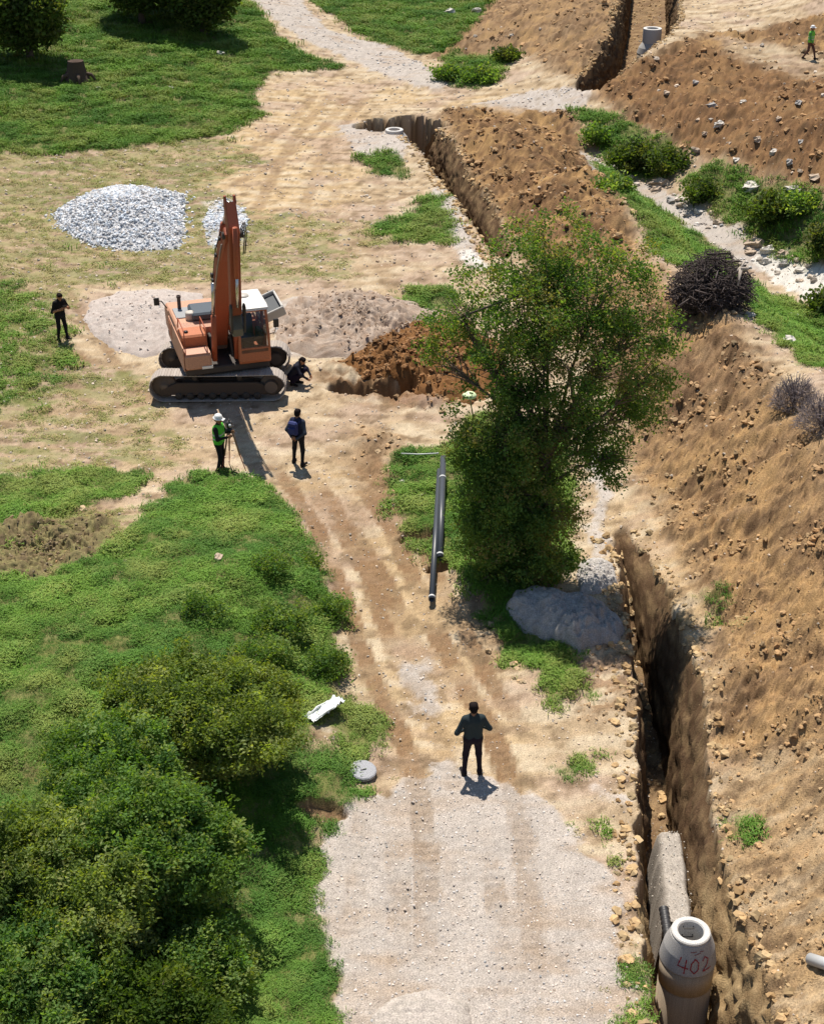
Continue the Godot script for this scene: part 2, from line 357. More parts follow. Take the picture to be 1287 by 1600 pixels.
	for t in [
			[[-3.05, -36.51, -2.12, -34.13, -1.18, -31.54, -0.44, -29.14, 0.24, -27.03, 0.87, -25.56], 0.0, 0.42, 0.9, 1.3],
			[[-1.89, -38.57, -0.98, -36.42, -0.23, -33.99, 0.28, -32.32], 0.0, 0.5, 0.6, 1.0],
			[[-3.62, -38.58, -2.63, -36.31, -1.56, -33.13, -0.86, -30.28, -0.33, -28.06, 0.31, -25.94, 0.92, -23.79, 1.15, -21.61, 1.17, -18.9, 1.12, -16.2], 1.9, 0.26, 1.0, 0.9],
			[[-2.76, -38.58, -1.74, -36.07, -0.74, -32.79, 0.02, -29.69, 0.61, -27.25, 1.28, -25.09, 2.08, -23.35], 1.7, 0.24, 0.8, 0.75],
			[[-4.26, -38.14, -2.96, -35.67, -1.91, -32.43, -1.27, -29.29, -0.78, -26.72, -0.32, -24.42, -0.05, -22.55, -0.22, -19.7, -0.46, -16.17], 1.8, 0.22, 0.8, 0.3],
			[[-0.87, -16.14, -0.5, -18.45, 0.2, -20.72, 0.75, -23.17], 1.7, 0.2, 0.7, 0.25],
			[[0.49, -16.2, 0.64, -18.16, 0.57, -20.54, 0.35, -22.86], 1.8, 0.24, 1.0, 0.55],
			[[1.96, -16.2, 1.88, -18.16, 1.54, -20.53, 1.12, -22.57], 1.7, 0.18, 0.6, 0.15],
			[[-12.54, -35.29, -9.76, -37.21, -7.36, -38.53, -4.72, -39], 2.2, 0.3, 0.7, 0.35],
			[[-13.26, -37.84, -9.71, -39.78, -6.84, -40.35, -3.82, -39.87, -1.6, -38.56], 2.2, 0.3, 0.7, 0.3],
			[[-18.12, -55.61, -14.81, -52.4, -12.28, -47.33, -10.05, -42.63, -7.82, -38.97], 1.8, 0.22, 0.7, 0.5],
			[[-16.16, -48.46, -11.57, -43.96, -8.4, -42.72], 1.7, 0.24, 0.8, 0.6],
			[[-10.01, -64.04, -7.58, -69.22, -5.53, -76.02, -4.25, -85.45], 2.0, 0.3, 0.7, 0.5],
			[[-5.61, -53.71, -5.7, -61.12, -5.4, -69.2, -4.28, -78.2, -3.11, -84.77], 2.0, 0.3, 0.7, 0.4],
			[[-2.57, -52.99, -2.31, -60.23, -2.76, -69.21, -2.9, -78.26], 2.0, 0.28, 0.7, 0.3],
			[[-4.61, -53.71, -2.13, -54.84, 0.17, -55.28, 1.41, -53.56], 2.0, 0.3, 0.9, 0.5],
			[[-4.3, -56.8, -1.7, -58.06, 1.22, -56.52], 1.6, 0.26, 0.9, 0.6],
			[[-4.19, -64.16, -1.83, -63.26, 0.19, -65.79], 1.6, 0.26, 0.9, 0.5],
			[[-3.04, -82.58, 2.03, -81.3, 7.68, -80.58], 1.9, 0.26, 0.7, 0.4],
			[[-2.34, -61.18, -0.09, -52.24, -0.57, -51.61, -4.36, -50.25], 1.6, 0.24, 0.8, 0.3],
			[[-3.28, -40.77, -1.66, -40.33, -0.07, -38.96, 1.08, -38.51], 1.8, 0.26, 0.7, 0.6]]:
		for side in ([-0.5, 0.5] if t[1] > 0.0 else [0.0]):
			press(t[0], t[1] * side, t[2], t[3], t[4])
	soften(GRASS, 3)
	soften(GRAVEL, 2)
	soften(BROWN, 5)
	soften(OCHRE, 8)
	soften(DRY, 6)
	soften(WHITE, 2)
	soften(RED, 4)

func look_up(a: PackedFloat32Array, p: int, fx: float, fz: float) -> float:
	return lerpf(lerpf(a[p], a[p + 1], fx), lerpf(a[p + PNX], a[p + PNX + 1], fx), fz)

func dig(x: float, z: float) -> float:
	# how deep the trench and the holes go here; w_trench tells how much of it is dug wall or floor
	var deep := 0.0
	for t in trench:
		var p: Array = t[0]
		var n := p.size() / 2
		for k in n - 1:
			var az: float = p[2 * k + 1]
			var bz: float = p[2 * k + 3]
			if z < minf(az, bz) - 3.0 or z > maxf(az, bz) + 3.0:
				continue
			var ax: float = p[2 * k]
			var bx: float = p[2 * k + 2]
			var ex := bx - ax
			var ez := bz - az
			var s := clampf(((x - ax) * ex + (z - az) * ez) / (ex * ex + ez * ez), 0.0, 1.0)
			var dx := x - ax - ex * s
			var dz := z - az - ez * s
			var d := sqrt(dx * dx + dz * dz)
			if d > 3.6:
				continue
			var half: float = lerpf(t[1][k], t[1][k + 1], s)
			var down: float = lerpf(t[2][k], t[2][k + 1], s)
			if d > half + 1.3:
				continue
			var rough := noise_s.get_noise_2d(x * 1.1, z * 1.1) * 0.12 + noise_b.get_noise_2d(x, z) * 0.08
			# cut back behind the built walls, which stand further in
			var slump := (0.26 if dx > 0.0 else 0.1) * clampf(down, 0.2, 1.0)
			var e := 1.0 - smooth(half + slump, half + slump + 0.16, d + rough)
			deep = maxf(deep, e * down)
	for h in holes:
		var c: Vector3 = h[0]
		var hx: float = (x - c.x) / h[1]
		var hz: float = (z - c.z) / h[2]
		var r := sqrt(hx * hx + hz * hz) + noise_s.get_noise_2d(x, z) * 0.3
		if r < 1.3:
			var hd: float = h[3]
			deep = maxf(deep, hd * (1.0 - smooth(0.8, 1.08, r)))
	w_trench = smooth(0.01, 0.16, deep)
	return deep

func ground_y(x: float, z: float) -> float:
	# the height of the ground with its relief; leaves the shares of each kind of ground in the w_ variables
	var na := noise_a.get_noise_2d(x, z)
	var nb := noise_b.get_noise_2d(x, z)
	var nw := noise_w.get_noise_2d(x + 71.3, z - 33.1)
	var ns := noise_s.get_noise_2d(x - 17.7, z + 9.2)
	var fx := clampf((x + nw * 0.4 + nb * 0.16 - PX0) / PSTEP, 1.0, PNX - 2.01)
	var fz := clampf((z + ns * 0.4 - nb * 0.16 - PZ0) / PSTEP, 1.0, PNZ - 2.01)
	var i := int(fx)
	var j := int(fz)
	fx -= i
	fz -= j
	var p := j * PNX + i
	w_grass = look_up(paint[0], p, fx, fz)
	w_gravel = look_up(paint[1], p, fx, fz)
	w_brown = look_up(paint[2], p, fx, fz)
	w_ochre = look_up(paint[3], p, fx, fz)
	w_dry = look_up(paint[4], p, fx, fz)
	w_white = look_up(paint[5], p, fx, fz)
	w_red = look_up(paint[6], p, fx, fz)
	var y := land_y(x, z)
	var loose := maxf(w_brown, w_red)
	var soil := 0.05 * na + 0.035 * nb
	if loose > 0.05:
		var clod := 1.0 - absf(nb) * 2.2
		soil += loose * (0.36 * na + 0.22 * ns + 0.16 * (clod - 0.5) + 0.13 * (0.6 - absf(noise_c.get_noise_2d(x, z)) * 2.0))
	elif w_gravel < 0.5:
		soil += 0.02 * noise_c.get_noise_2d(x, z)
	soil *= 1.0 - 0.55 * w_gravel
	soil += w_grass * (0.14 * na + 0.14 * ns)
	y += soil + 0.05 * smooth(0.3, 0.7, w_gravel) * (1.0 - loose)
	y += 0.06 * smooth(0.35, 0.6, w_grass)
	w_rut = 0.0
	var ri := int((x - RX0) / RSTEP + 0.5)
	var rj := int((z - RZ0) / RSTEP + 0.5)
	if ri > 0 and rj > 0 and ri < RNX - 1 and rj < RNZ - 1:
		var rp := rj * RNX + ri
		w_rut = rut_stain[rp]
		if rut[rp] > 0.02:
			y -= rut[rp] * (0.04 + 0.022 * sin(rut_turn[rp]))
	y -= dig(x, z)
	return y

func ground_color() -> Color:
	var c := Vector3(0.5, 0.38, 0.245)
	c = c.lerp(Vector3(0.57, 0.415, 0.235), clampf(w_ochre, 0.0, 1.0))
	c = c.lerp(Vector3(0.25, 0.138, 0.064), clampf(w_brown, 0.0, 1.0) * 0.95)
	c = c.lerp(Vector3(0.2, 0.09, 0.035), clampf(w_red, 0.0, 1.0))
	return Color(c.x, c.y, c.z)

func build_ground() -> void:
	var rows := 780
	var cols := 490
	var far := 138.0
	var near := 11.0
	var count := (rows + 1) * (cols + 1)
	var pos := PackedVector3Array()
	var col := PackedColorArray()
	var kind := PackedByteArray()
	pos.resize(count)
	col.resize(count)
	kind.resize(count)
	var at := 0
	for r in rows + 1:
		var d := near * pow(far / near, float(r) / rows)
		var half := d * 0.3 + 7.5
		for k in cols + 1:
			var x := (2.0 * k / cols - 1.0) * half
			var z := -d
			var y := ground_y(x, z)
			var na := noise_a.get_noise_2d(x * 0.7 + 40.0, z * 0.7)
			var nb := noise_b.get_noise_2d(x * 0.8 - 80.0, z * 0.8)
			var nc := noise_c.get_noise_2d(x, z + 50.0)
			var streak := noise_s.get_noise_2d(x * 0.35, z * 1.4 + 20.0)
			var c := ground_color()
			# patches of paler and darker soil, straw and crumbs
			var firm := clampf(1.0 - 1.15 * w_brown, 0.0, 1.0)
			c = c.lerp(Color(0.61, 0.505, 0.36), clampf(streak * 2.4 + nb * 1.0, 0.0, 0.85) * firm)
			c = c.lerp(Color(0.46, 0.34, 0.27), clampf(na * 1.7 - streak * 0.6, 0.0, 0.6) * firm)
			c = c.lerp(Color(0.2, 0.135, 0.078), clampf(-nb * 1.5 - streak * 1.1 - 0.18, 0.0, 0.7))
			c = c.lerp(Color(0.46, 0.29, 0.13), clampf(w_brown, 0.0, 1.0) * clampf(na * 1.3 + nb * 1.1 + nc * 0.5 + 0.35 * w_ochre, 0.0, 0.85) * clampf(1.0 - 2.2 * w_red, 0.0, 1.0))
			c = c.lerp(Color(0.13, 0.075, 0.042), clampf(w_brown, 0.0, 1.0) * clampf(-na * 1.3 - nb * 1.6 - nc * 1.2 - 0.05, 0.0, 0.75))
			c = c.lerp(Color(0.25, 0.15, 0.08), clampf(w_rut * (1.1 + nb * 1.2 + streak), 0.0, 0.9))
			var vg := smooth(0.36, 0.66, w_gravel + nb * 0.22 + nc * 0.1)
			var gravel := Color(0.53, 0.475, 0.425).lerp(Color(0.44, 0.33, 0.235), clampf(streak * 0.9 + na * 0.9 - 0.12, 0.0, 0.7))
			gravel = gravel.lerp(Color(0.3, 0.22, 0.15), clampf(w_rut * (0.8 + nb) + nb * 0.2 - 0.08, 0.0, 0.55))
			c = c.lerp(gravel, vg)
			var vw := smooth(0.3, 0.6, w_white + nb * 0.15)
			c = c.lerp(Color(0.72, 0.69, 0.63), vw)
			var vd := smooth(0.3, 0.7, w_dry + streak * 1.0 + nb * 0.55 - 0.05) * smooth(0.05, 0.3, w_dry)
			c = c.lerp(Color(0.29, 0.26, 0.115).lerp(Color(0.17, 0.19, 0.06), clampf(0.5 + na * 1.8, 0.0, 1.0)), vd * 0.75 * (1.0 - vw))
			var vt := w_trench
			if vt > 0.02:
				var strata := noise_b.get_noise_3d(x * 0.7, y * 2.0, z * 0.7)
				var crumb := noise_c.get_noise_3d(x, y * 0.8, z)
				c = c.lerp(Color(0.19, 0.115, 0.062).lerp(Color(0.36, 0.245, 0.13), clampf(0.3 + strata * 1.5 + crumb * 0.6, 0.0, 1.0)), vt * 0.9)
			var vgr := smooth(0.3, 0.75, w_grass + nb * 0.32 + streak * 0.15) * (1.0 - vt)
			c = c.lerp(Color(0.16, 0.185, 0.05).lerp(Color(0.26, 0.21, 0.1), clampf(na * 1.6 + streak * 0.8, 0.0, 0.8)), vgr * 0.88)
			var tone := 1.0 + nc * 0.26 + nb * 0.16
			pos[at] = Vector3(x, y, z)
			col[at] = Color(clampf(c.r * tone, 0.01, 0.9), clampf(c.g * tone, 0.01, 0.9), clampf(c.b * tone, 0.01, 0.9))
			var zi := clampi(int((x - PX0) / PSTEP + 0.5), 0, PNX - 1)
			var zj := clampi(int((z - PZ0) / PSTEP + 0.5), 0, PNZ - 1)
			kind[at] = zone[zj * PNX + zi]
			at += 1
	var nor := PackedVector3Array()
	nor.resize(count)
	for r in rows + 1:
		for k in cols + 1:
			var p := r * (cols + 1) + k
			var a := pos[p + 1] - pos[p] if k < cols else pos[p] - pos[p - 1]
			var b := pos[p + cols + 1] - pos[p] if r < rows else pos[p] - pos[p - cols - 1]
			if k > 0 and k < cols:
				a = pos[p + 1] - pos[p - 1]
			if r > 0 and r < rows:
				b = pos[p + cols + 1] - pos[p - cols - 1]
			nor[p] = a.cross(b).normalized()
	var names := ["ground", "meadow", "gravel_pad", "gravel_road", "stream_bed", "earth_bank", "hillside"]
	var mats := [earth_material(0.9, 0.55), earth_material(0.95, 0.5), earth_material(0.9, 0.9), earth_material(0.9, 0.8), earth_material(0.7, 0.9), earth_material(0.95, 1.5), earth_material(0.95, 1.5)]
	for n in names.size():
		var ip := PackedVector3Array()
		var ino := PackedVector3Array()
		var ic := PackedColorArray()
		var idx := PackedInt32Array()
		var map := PackedInt32Array()
		map.resize(count)
		map.fill(-1)
		for r in rows:
			for k in cols:
				var p := r * (cols + 1) + k
				if kind[p] != n:
					continue
				var quad := [p, p + cols + 1, p + cols + 2, p, p + cols + 2, p + 1]
				for q in quad:
					var m := map[q]
					if m < 0:
						m = ip.size()
						map[q] = m
						ip.append(pos[q])
						ino.append(nor[q])
						ic.append(col[q])
					idx.append(m)
		if ip.is_empty():
			continue
		var arrays := []
		arrays.resize(Mesh.ARRAY_MAX)
		arrays[Mesh.ARRAY_VERTEX] = ip
		arrays[Mesh.ARRAY_NORMAL] = ino
		arrays[Mesh.ARRAY_COLOR] = ic
		arrays[Mesh.ARRAY_INDEX] = idx
		var am := ArrayMesh.new()
		am.add_surface_from_arrays(Mesh.PRIMITIVE_TRIANGLES, arrays)
		var mi := MeshInstance3D.new()
		mi.name = names[n]
		mi.mesh = am
		mi.material_override = mats[n]
		mi.set_meta("kind", "structure")
		add_child(mi)

var grain_tex: ImageTexture
var grain_normal: ImageTexture

func grain() -> void:
	var n := FastNoiseLite.new()
	set_noise(n, 31, 0.06, 5)
	n.fractal_gain = 0.65
	var im: Image = n.get_seamless_image(1024, 1024)
	im.convert(Image.FORMAT_RGB8)
	var b := im.duplicate()
	b.bump_map_to_normal_map(5.0)
	grain_normal = ImageTexture.create_from_image(b)
	im.convert(Image.FORMAT_L8)
	var bytes := im.get_data()
	for k in bytes.size():
		bytes[k] = clampi(222 + int((bytes[k] - 127) * 0.5), 60, 255)
	im = Image.create_from_data(1024, 1024, false, Image.FORMAT_L8, bytes)
	im.convert(Image.FORMAT_RGB8)
	grain_tex = ImageTexture.create_from_image(im)

func earth_material(rough: float, bump: float) -> StandardMaterial3D:
	if grain_tex == null:
		grain()
	var m := StandardMaterial3D.new()
	m.vertex_color_use_as_albedo = true
	m.albedo_texture = grain_tex
	m.normal_enabled = true
	m.normal_texture = grain_normal
	m.normal_scale = bump
	m.roughness = rough
	m.metallic_specular = 0.2
	m.uv1_triplanar = true
	m.uv1_world_triplanar = true
	m.uv1_scale = Vector3(0.36, 0.36, 0.36)
	return m

func build_trench_walls() -> void:
	# the dug faces, crumbled and with roots and stones sticking out, both sides of each trench
	for t in trench:
		var path := []
		var p: Array = t[0]
		for k in p.size() / 2 - 1:
			var a := Vector2(p[2 * k], p[2 * k + 1])
			var b := Vector2(p[2 * k + 2], p[2 * k + 3])
			var n := int(a.distance_to(b) / 0.09) + 1
			for s in n:
				var u := float(s) / n
				var q := a.lerp(b, u)
				path.append([q, lerpf(t[1][k], t[1][k + 1], u), lerpf(t[2][k], t[2][k + 1], u)])
		for side in [-1.0, 1.0]:
			var st := SurfaceTool.new()
			st.begin(Mesh.PRIMITIVE_TRIANGLES)
			st.set_smooth_group(0)
			var high := 30
			var pts := PackedVector3Array()
			var cols := PackedColorArray()
			for k in path.size():
				var dir: Vector2 = (path[mini(k + 6, path.size() - 1)][0] - path[maxi(k - 6, 0)][0]).normalized()
				var nrm: Vector2 = Vector2(-dir.y, dir.x) * side
				if nrm.x * side < 0.0:
					nrm = -nrm
				var c: Vector2 = path[k][0]
				var half: float = path[k][1]
				var down: float = path[k][2]
				var slump: float = (0.26 if side > 0.0 else 0.1) * clampf(down, 0.2, 1.0)
				var lip: Vector2 = c + nrm * (half + slump + 0.3)
				var top := ground_y(lip.x, lip.y) - 0.015
				for j in high + 1:
					var v := float(j) / high
					var off := half + (slump + 0.3) * pow(1.0 - v, 3.0) - 0.1 * v
					var y := top - (down + 0.15) * v
					var q: Vector2 = c + nrm * off
					var bulge := 0.12 * noise_s.get_noise_3d(q.x, y * 1.4, q.y) + 0.17 * noise_b.get_noise_3d(q.x, y * 1.3, q.y) + 0.1 * noise_c.get_noise_3d(q.x, y, q.y)
					bulge *= smooth(0.0, 0.15, v) * clampf(half * 1.6, 0.1, 1.0)
					q -= nrm * bulge
					y += smooth(0.0, 0.2, v) * 0.1 * noise_b.get_noise_3d(q.x + 9.0, y, q.y)
					pts.append(Vector3(q.x, y, q.y))
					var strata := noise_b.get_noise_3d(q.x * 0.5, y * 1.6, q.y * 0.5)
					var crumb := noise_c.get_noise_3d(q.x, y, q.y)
					var unshaded_end := smooth(-21.5, -19.5, q.y)  # trench shade put into the wall colour, giving way to tan spoil at the manhole
					var cc := Color(0.13, 0.08, 0.047).lerp(Color(0.3, 0.2, 0.105), unshaded_end).lerp(Color(0.29, 0.195, 0.105).lerp(Color(0.48, 0.35, 0.19), unshaded_end), clampf(0.3 + strata * 1.7 + crumb * 0.6, 0.0, 1.0))
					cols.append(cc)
			for k in path.size() - 1:
				for j in high:
					var q := k * (high + 1) + j
					for i in [q, q + 1, q + high + 2, q, q + high + 2, q + high + 1]:
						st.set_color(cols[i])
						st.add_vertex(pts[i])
			st.index()
			st.generate_normals()
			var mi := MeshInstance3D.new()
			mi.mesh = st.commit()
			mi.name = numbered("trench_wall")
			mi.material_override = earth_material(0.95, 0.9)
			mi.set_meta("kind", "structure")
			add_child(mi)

# ---------------------------------------------------------------- helpers
func numbered(called: String) -> String:
	if not taken.has(called):
		taken[called] = 0
		return called
	taken[called] += 1
	return "%s_%03d" % [called, taken[called]]

func tag(o: Node3D, label: String, category: String, group := "") -> Node3D:
	o.set_meta("label", label)
	o.set_meta("category", category)
	if group != "":
		o.set_meta("group", group)
	return o

func thing(called: String, label: String, category: String, where: Vector3, turn := 0.0, group := "") -> Node3D:
	var o := Node3D.new()
	o.name = numbered(called)
	add_child(o)
	o.position = where
	o.rotation.y = turn
	return tag(o, label, category, group)

func start(smooth_it := false) -> SurfaceTool:
	var st := SurfaceTool.new()
	st.begin(Mesh.PRIMITIVE_TRIANGLES)
	st.set_smooth_group(0 if smooth_it else -1)
	return st

func obj(called: String, st: SurfaceTool, m: Material, parent: Node3D = null) -> MeshInstance3D:
	st.index()
	st.generate_normals()
	var mi := MeshInstance3D.new()
	mi.mesh = st.commit()
	mi.material_override = m
	if parent == null:
		mi.name = numbered(called)
		add_child(mi)
	else:
		mi.name = called
		parent.add_child(mi, true)
	return mi

func paint_of(c: Color, rough := 0.8, metal := 0.0) -> StandardMaterial3D:
	# c is a linear base colour
	var m := StandardMaterial3D.new()
	m.albedo_color = c.linear_to_srgb()
	m.roughness = rough
	m.metallic = metal
	return m

func worn(c: Color, rough := 0.7, scale := 1.2, metal := 0.0) -> StandardMaterial3D:
	var m := paint_of(c * 1.18, rough, metal)
	m.albedo_texture = grain_tex
	m.normal_enabled = true
	m.normal_texture = grain_normal
	m.normal_scale = 0.25
	m.uv1_triplanar = true
	m.uv1_scale = Vector3.ONE * scale
	return m

func tinted(rough := 0.85) -> StandardMaterial3D:
	var m := StandardMaterial3D.new()
	m.vertex_color_use_as_albedo = true
	m.roughness = rough
	m.metallic_specular = 0.25
	return m

func tri(st: SurfaceTool, a: Vector3, b: Vector3, c: Vector3) -> void:
	st.add_vertex(a)
	st.add_vertex(b)
	st.add_vertex(c)

func quad(st: SurfaceTool, a: Vector3, b: Vector3, c: Vector3, d: Vector3) -> void:
	tri(st, a, b, c)
	tri(st, a, c, d)

func box(st: SurfaceTool, c: Vector3, s: Vector3, bev := 0.02, turn := Basis.IDENTITY) -> void:
	# a box with chamfered edges
	var h := s * 0.5
	var b := minf(bev, minf(h.x, minf(h.y, h.z)) * 0.6)
	var i := h - Vector3(b, b, b)
	for axis in 3:
		var u := (axis + 1) % 3
		var v := (axis + 2) % 3
		for sg in [-1.0, 1.0]:
			var q := []
			for cs in [[-1, -1], [1, -1], [1, 1], [-1, 1]]:
				var p := Vector3.ZERO
				p[axis] = h[axis] * sg
				p[u] = i[u] * cs[0]
				p[v] = i[v] * cs[1]
				q.append(c + turn * p)
			if sg > 0:
				quad(st, q[3], q[2], q[1], q[0])
			else:
				quad(st, q[0], q[1], q[2], q[3])
	for axis in 3:
		var u := (axis + 1) % 3
		var v := (axis + 2) % 3
		for su in [-1.0, 1.0]:
			for sv in [-1.0, 1.0]:
				var q := []
				for e in [[-1, 0], [1, 0], [1, 1], [-1, 1]]:
					var p := Vector3.ZERO
					p[axis] = i[axis] * e[0]
					p[u] = (h[u] if e[1] == 0 else i[u]) * su
					p[v] = (i[v] if e[1] == 0 else h[v]) * sv
					q.append(c + turn * p)
				if su * sv > 0:
					quad(st, q[3], q[2], q[1], q[0])
				else:
					quad(st, q[0], q[1], q[2], q[3])
	for sx in [-1.0, 1.0]:
		for sy in [-1.0, 1.0]:
			for sz in [-1.0, 1.0]:
				var a := c + turn * Vector3(h.x * sx, i.y * sy, i.z * sz)
				var d := c + turn * Vector3(i.x * sx, h.y * sy, i.z * sz)
				var e := c + turn * Vector3(i.x * sx, i.y * sy, h.z * sz)
				if sx * sy * sz > 0:
					tri(st, a, e, d)
				else:
					tri(st, a, d, e)

func tube(st: SurfaceTool, pts: Array, radii: Array, sides := 8, caps := true) -> void:
	var n := pts.size()
	var rings := []
	var side := Vector3.ZERO
	for k in n:
		var dir: Vector3 = (pts[mini(k + 1, n - 1)] - pts[maxi(k - 1, 0)]).normalized()
		if side == Vector3.ZERO:
			side = dir.cross(Vector3(0.13, 0.2, 0.97) if absf(dir.z) < 0.9 else Vector3.UP).normalized()
		side = (side - dir * side.dot(dir)).normalized()
		var up := dir.cross(side)
		var ring := []
		var r: float = radii[mini(k, radii.size() - 1)]
		for s in sides:
			var a := TAU * s / sides
			ring.append(pts[k] + (side * cos(a) + up * sin(a)) * r)
		rings.append(ring)
	for k in n - 1:
		for s in sides:
			var t := (s + 1) % sides
			quad(st, rings[k][s], rings[k][t], rings[k + 1][t], rings[k + 1][s])
	if caps:
		for s in range(1, sides - 1):
			tri(st, rings[0][0], rings[0][s + 1], rings[0][s])
			tri(st, rings[n - 1][0], rings[n - 1][s], rings[n - 1][s + 1])

func lathe(st: SurfaceTool, c: Vector3, profile: Array, sides := 32, turn := Basis.IDENTITY) -> void:
	# profile: [radius, height] pairs from the bottom up, round y
	for k in profile.size() - 1:
		for s in sides:
			var a := TAU * s / sides
			var b := TAU * (s + 1) / sides
			var p0 := c + turn * Vector3(cos(a) * profile[k][0], profile[k][1], sin(a) * profile[k][0])
			var p1 := c + turn * Vector3(cos(b) * profile[k][0], profile[k][1], sin(b) * profile[k][0])
			var p2 := c + turn * Vector3(cos(b) * profile[k + 1][0], profile[k + 1][1], sin(b) * profile[k + 1][0])
			var p3 := c + turn * Vector3(cos(a) * profile[k + 1][0], profile[k + 1][1], sin(a) * profile[k + 1][0])
			quad(st, p0, p1, p2, p3)

func prism(st: SurfaceTool, outline: Array, x0: float, x1: float, bev := 0.03) -> void:
	# an outline of (z, y) pairs drawn out along x, with chamfered rims
	var pts := PackedVector2Array()
	for k in range(0, outline.size(), 2):
		pts.append(Vector2(outline[k], outline[k + 1]))
	if Geometry2D.is_polygon_clockwise(pts):
		pts.reverse()
	var small: Array = Geometry2D.offset_polygon(pts, -bev, Geometry2D.JOIN_MITER)
	var inner: PackedVector2Array = small[0] if small.size() > 0 and small[0].size() == pts.size() else pts
	# line both outlines up at their nearest corners
	if inner.size() == pts.size():
		var best := 0
		for k in pts.size():
			if inner[k].distance_to(pts[0]) < inner[best].distance_to(pts[0]):
				best = k
		var moved := PackedVector2Array()
		for k in pts.size():
			moved.append(inner[(best + k) % pts.size()])
		inner = moved
	var n := pts.size()
	for k in n:
		var l := (k + 1) % n
		var a := pts[k]
		var b := pts[l]
		quad(st, Vector3(x0 + bev, a.y, a.x), Vector3(x1 - bev, a.y, a.x), Vector3(x1 - bev, b.y, b.x), Vector3(x0 + bev, b.y, b.x))
		quad(st, Vector3(x0 + bev, b.y, b.x), Vector3(x0, inner[l].y, inner[l].x), Vector3(x0, inner[k].y, inner[k].x), Vector3(x0 + bev, a.y, a.x))
		quad(st, Vector3(x1 - bev, a.y, a.x), Vector3(x1, inner[k].y, inner[k].x), Vector3(x1, inner[l].y, inner[l].x), Vector3(x1 - bev, b.y, b.x))
	var t := Geometry2D.triangulate_polygon(inner)
	for k in range(0, t.size(), 3):
		var a := inner[t[k]]
		var b := inner[t[k + 1]]
		var c := inner[t[k + 2]]
		tri(st, Vector3(x0, a.y, a.x), Vector3(x0, b.y, b.x), Vector3(x0, c.y, c.x))
		tri(st, Vector3(x1, a.y, a.x), Vector3(x1, c.y, c.x), Vector3(x1, b.y, b.x))

func scatter(called: String, mesh: Mesh, m: Material, places: Array, tints: Array, parent: Node3D = null) -> MultiMeshInstance3D:
	var mm := MultiMesh.new()
	mm.transform_format = MultiMesh.TRANSFORM_3D
	mm.use_colors = true
	mm.mesh = mesh
	mm.instance_count = places.size()
	for k in places.size():
		mm.set_instance_transform(k, places[k])
		mm.set_instance_color(k, tints[k])
	var o := MultiMeshInstance3D.new()
	o.multimesh = mm
	o.material_override = m
	if parent == null:
		o.name = numbered(called)
		add_child(o)
	else:
		o.name = called
		parent.add_child(o, true)
	o.set_meta("kind", "stuff")
	return o

func any_turn() -> Basis:
	return Basis(Vector3(rng.randfn(), rng.randfn(), rng.randfn()).normalized(), rng.randf() * TAU)

func shade_of(c: Color, spread: float) -> Color:
	var t := 1.0 + rng.randf_range(-spread, spread)
	var s := rng.randf_range(-0.08, 0.08)
	return Color(clampf(c.r * (t + s), 0.0, 1.0), clampf(c.g * t, 0.0, 1.0), clampf(c.b * (t - s), 0.0, 1.0))

func lump(r: float, rough: float, s: int, detail := 1) -> ArrayMesh:
	# an uneven stone or clod
	var n := FastNoiseLite.new()
	set_noise(n, s, 1.1, 2)
	var st := start()
	var sph := SphereMesh.new()
	sph.radius = 1.0
	sph.height = 2.0
	sph.radial_segments = 6 + 3 * detail
	sph.rings = 3 + 2 * detail
	var a := sph.get_mesh_arrays()
	var v: PackedVector3Array = a[Mesh.ARRAY_VERTEX]
	var f: PackedInt32Array = a[Mesh.ARRAY_INDEX]
	for k in f:
		var p := v[k]
		var q := p.normalized()
		st.add_vertex(q * r * (1.0 + rough * n.get_noise_3d(q.x * 1.6 + s, q.y * 1.6, q.z * 1.6) * 1.6))
	st.generate_normals()
	return st.commit()

func on_ground(x: float, z: float, lift := 0.0) -> Vector3:
	return Vector3(x, ground_y(x, z) + lift, z)

func build_all() -> void:
	build_heaps()
	build_manholes()
	build_pipes()
	print("small ", Time.get_ticks_msec())
	build_excavator()
	print("excavator ", Time.get_ticks_msec())
	build_people()
	print("people ", Time.get_ticks_msec())
	build_plants()
	print("plants ", Time.get_ticks_msec())
	build_stones()

# ---------------------------------------------------------------- heaps
func reach(poly: PackedVector2Array, c: Vector2, a: float) -> float:
	var far := c + Vector2(cos(a), sin(a)) * 60.0
	for k in poly.size():
		var hit = Geometry2D.segment_intersects_segment(c, far, poly[k], poly[(k + 1) % poly.size()])
		if hit != null:
			return c.distance_to(hit)
	return 0.5

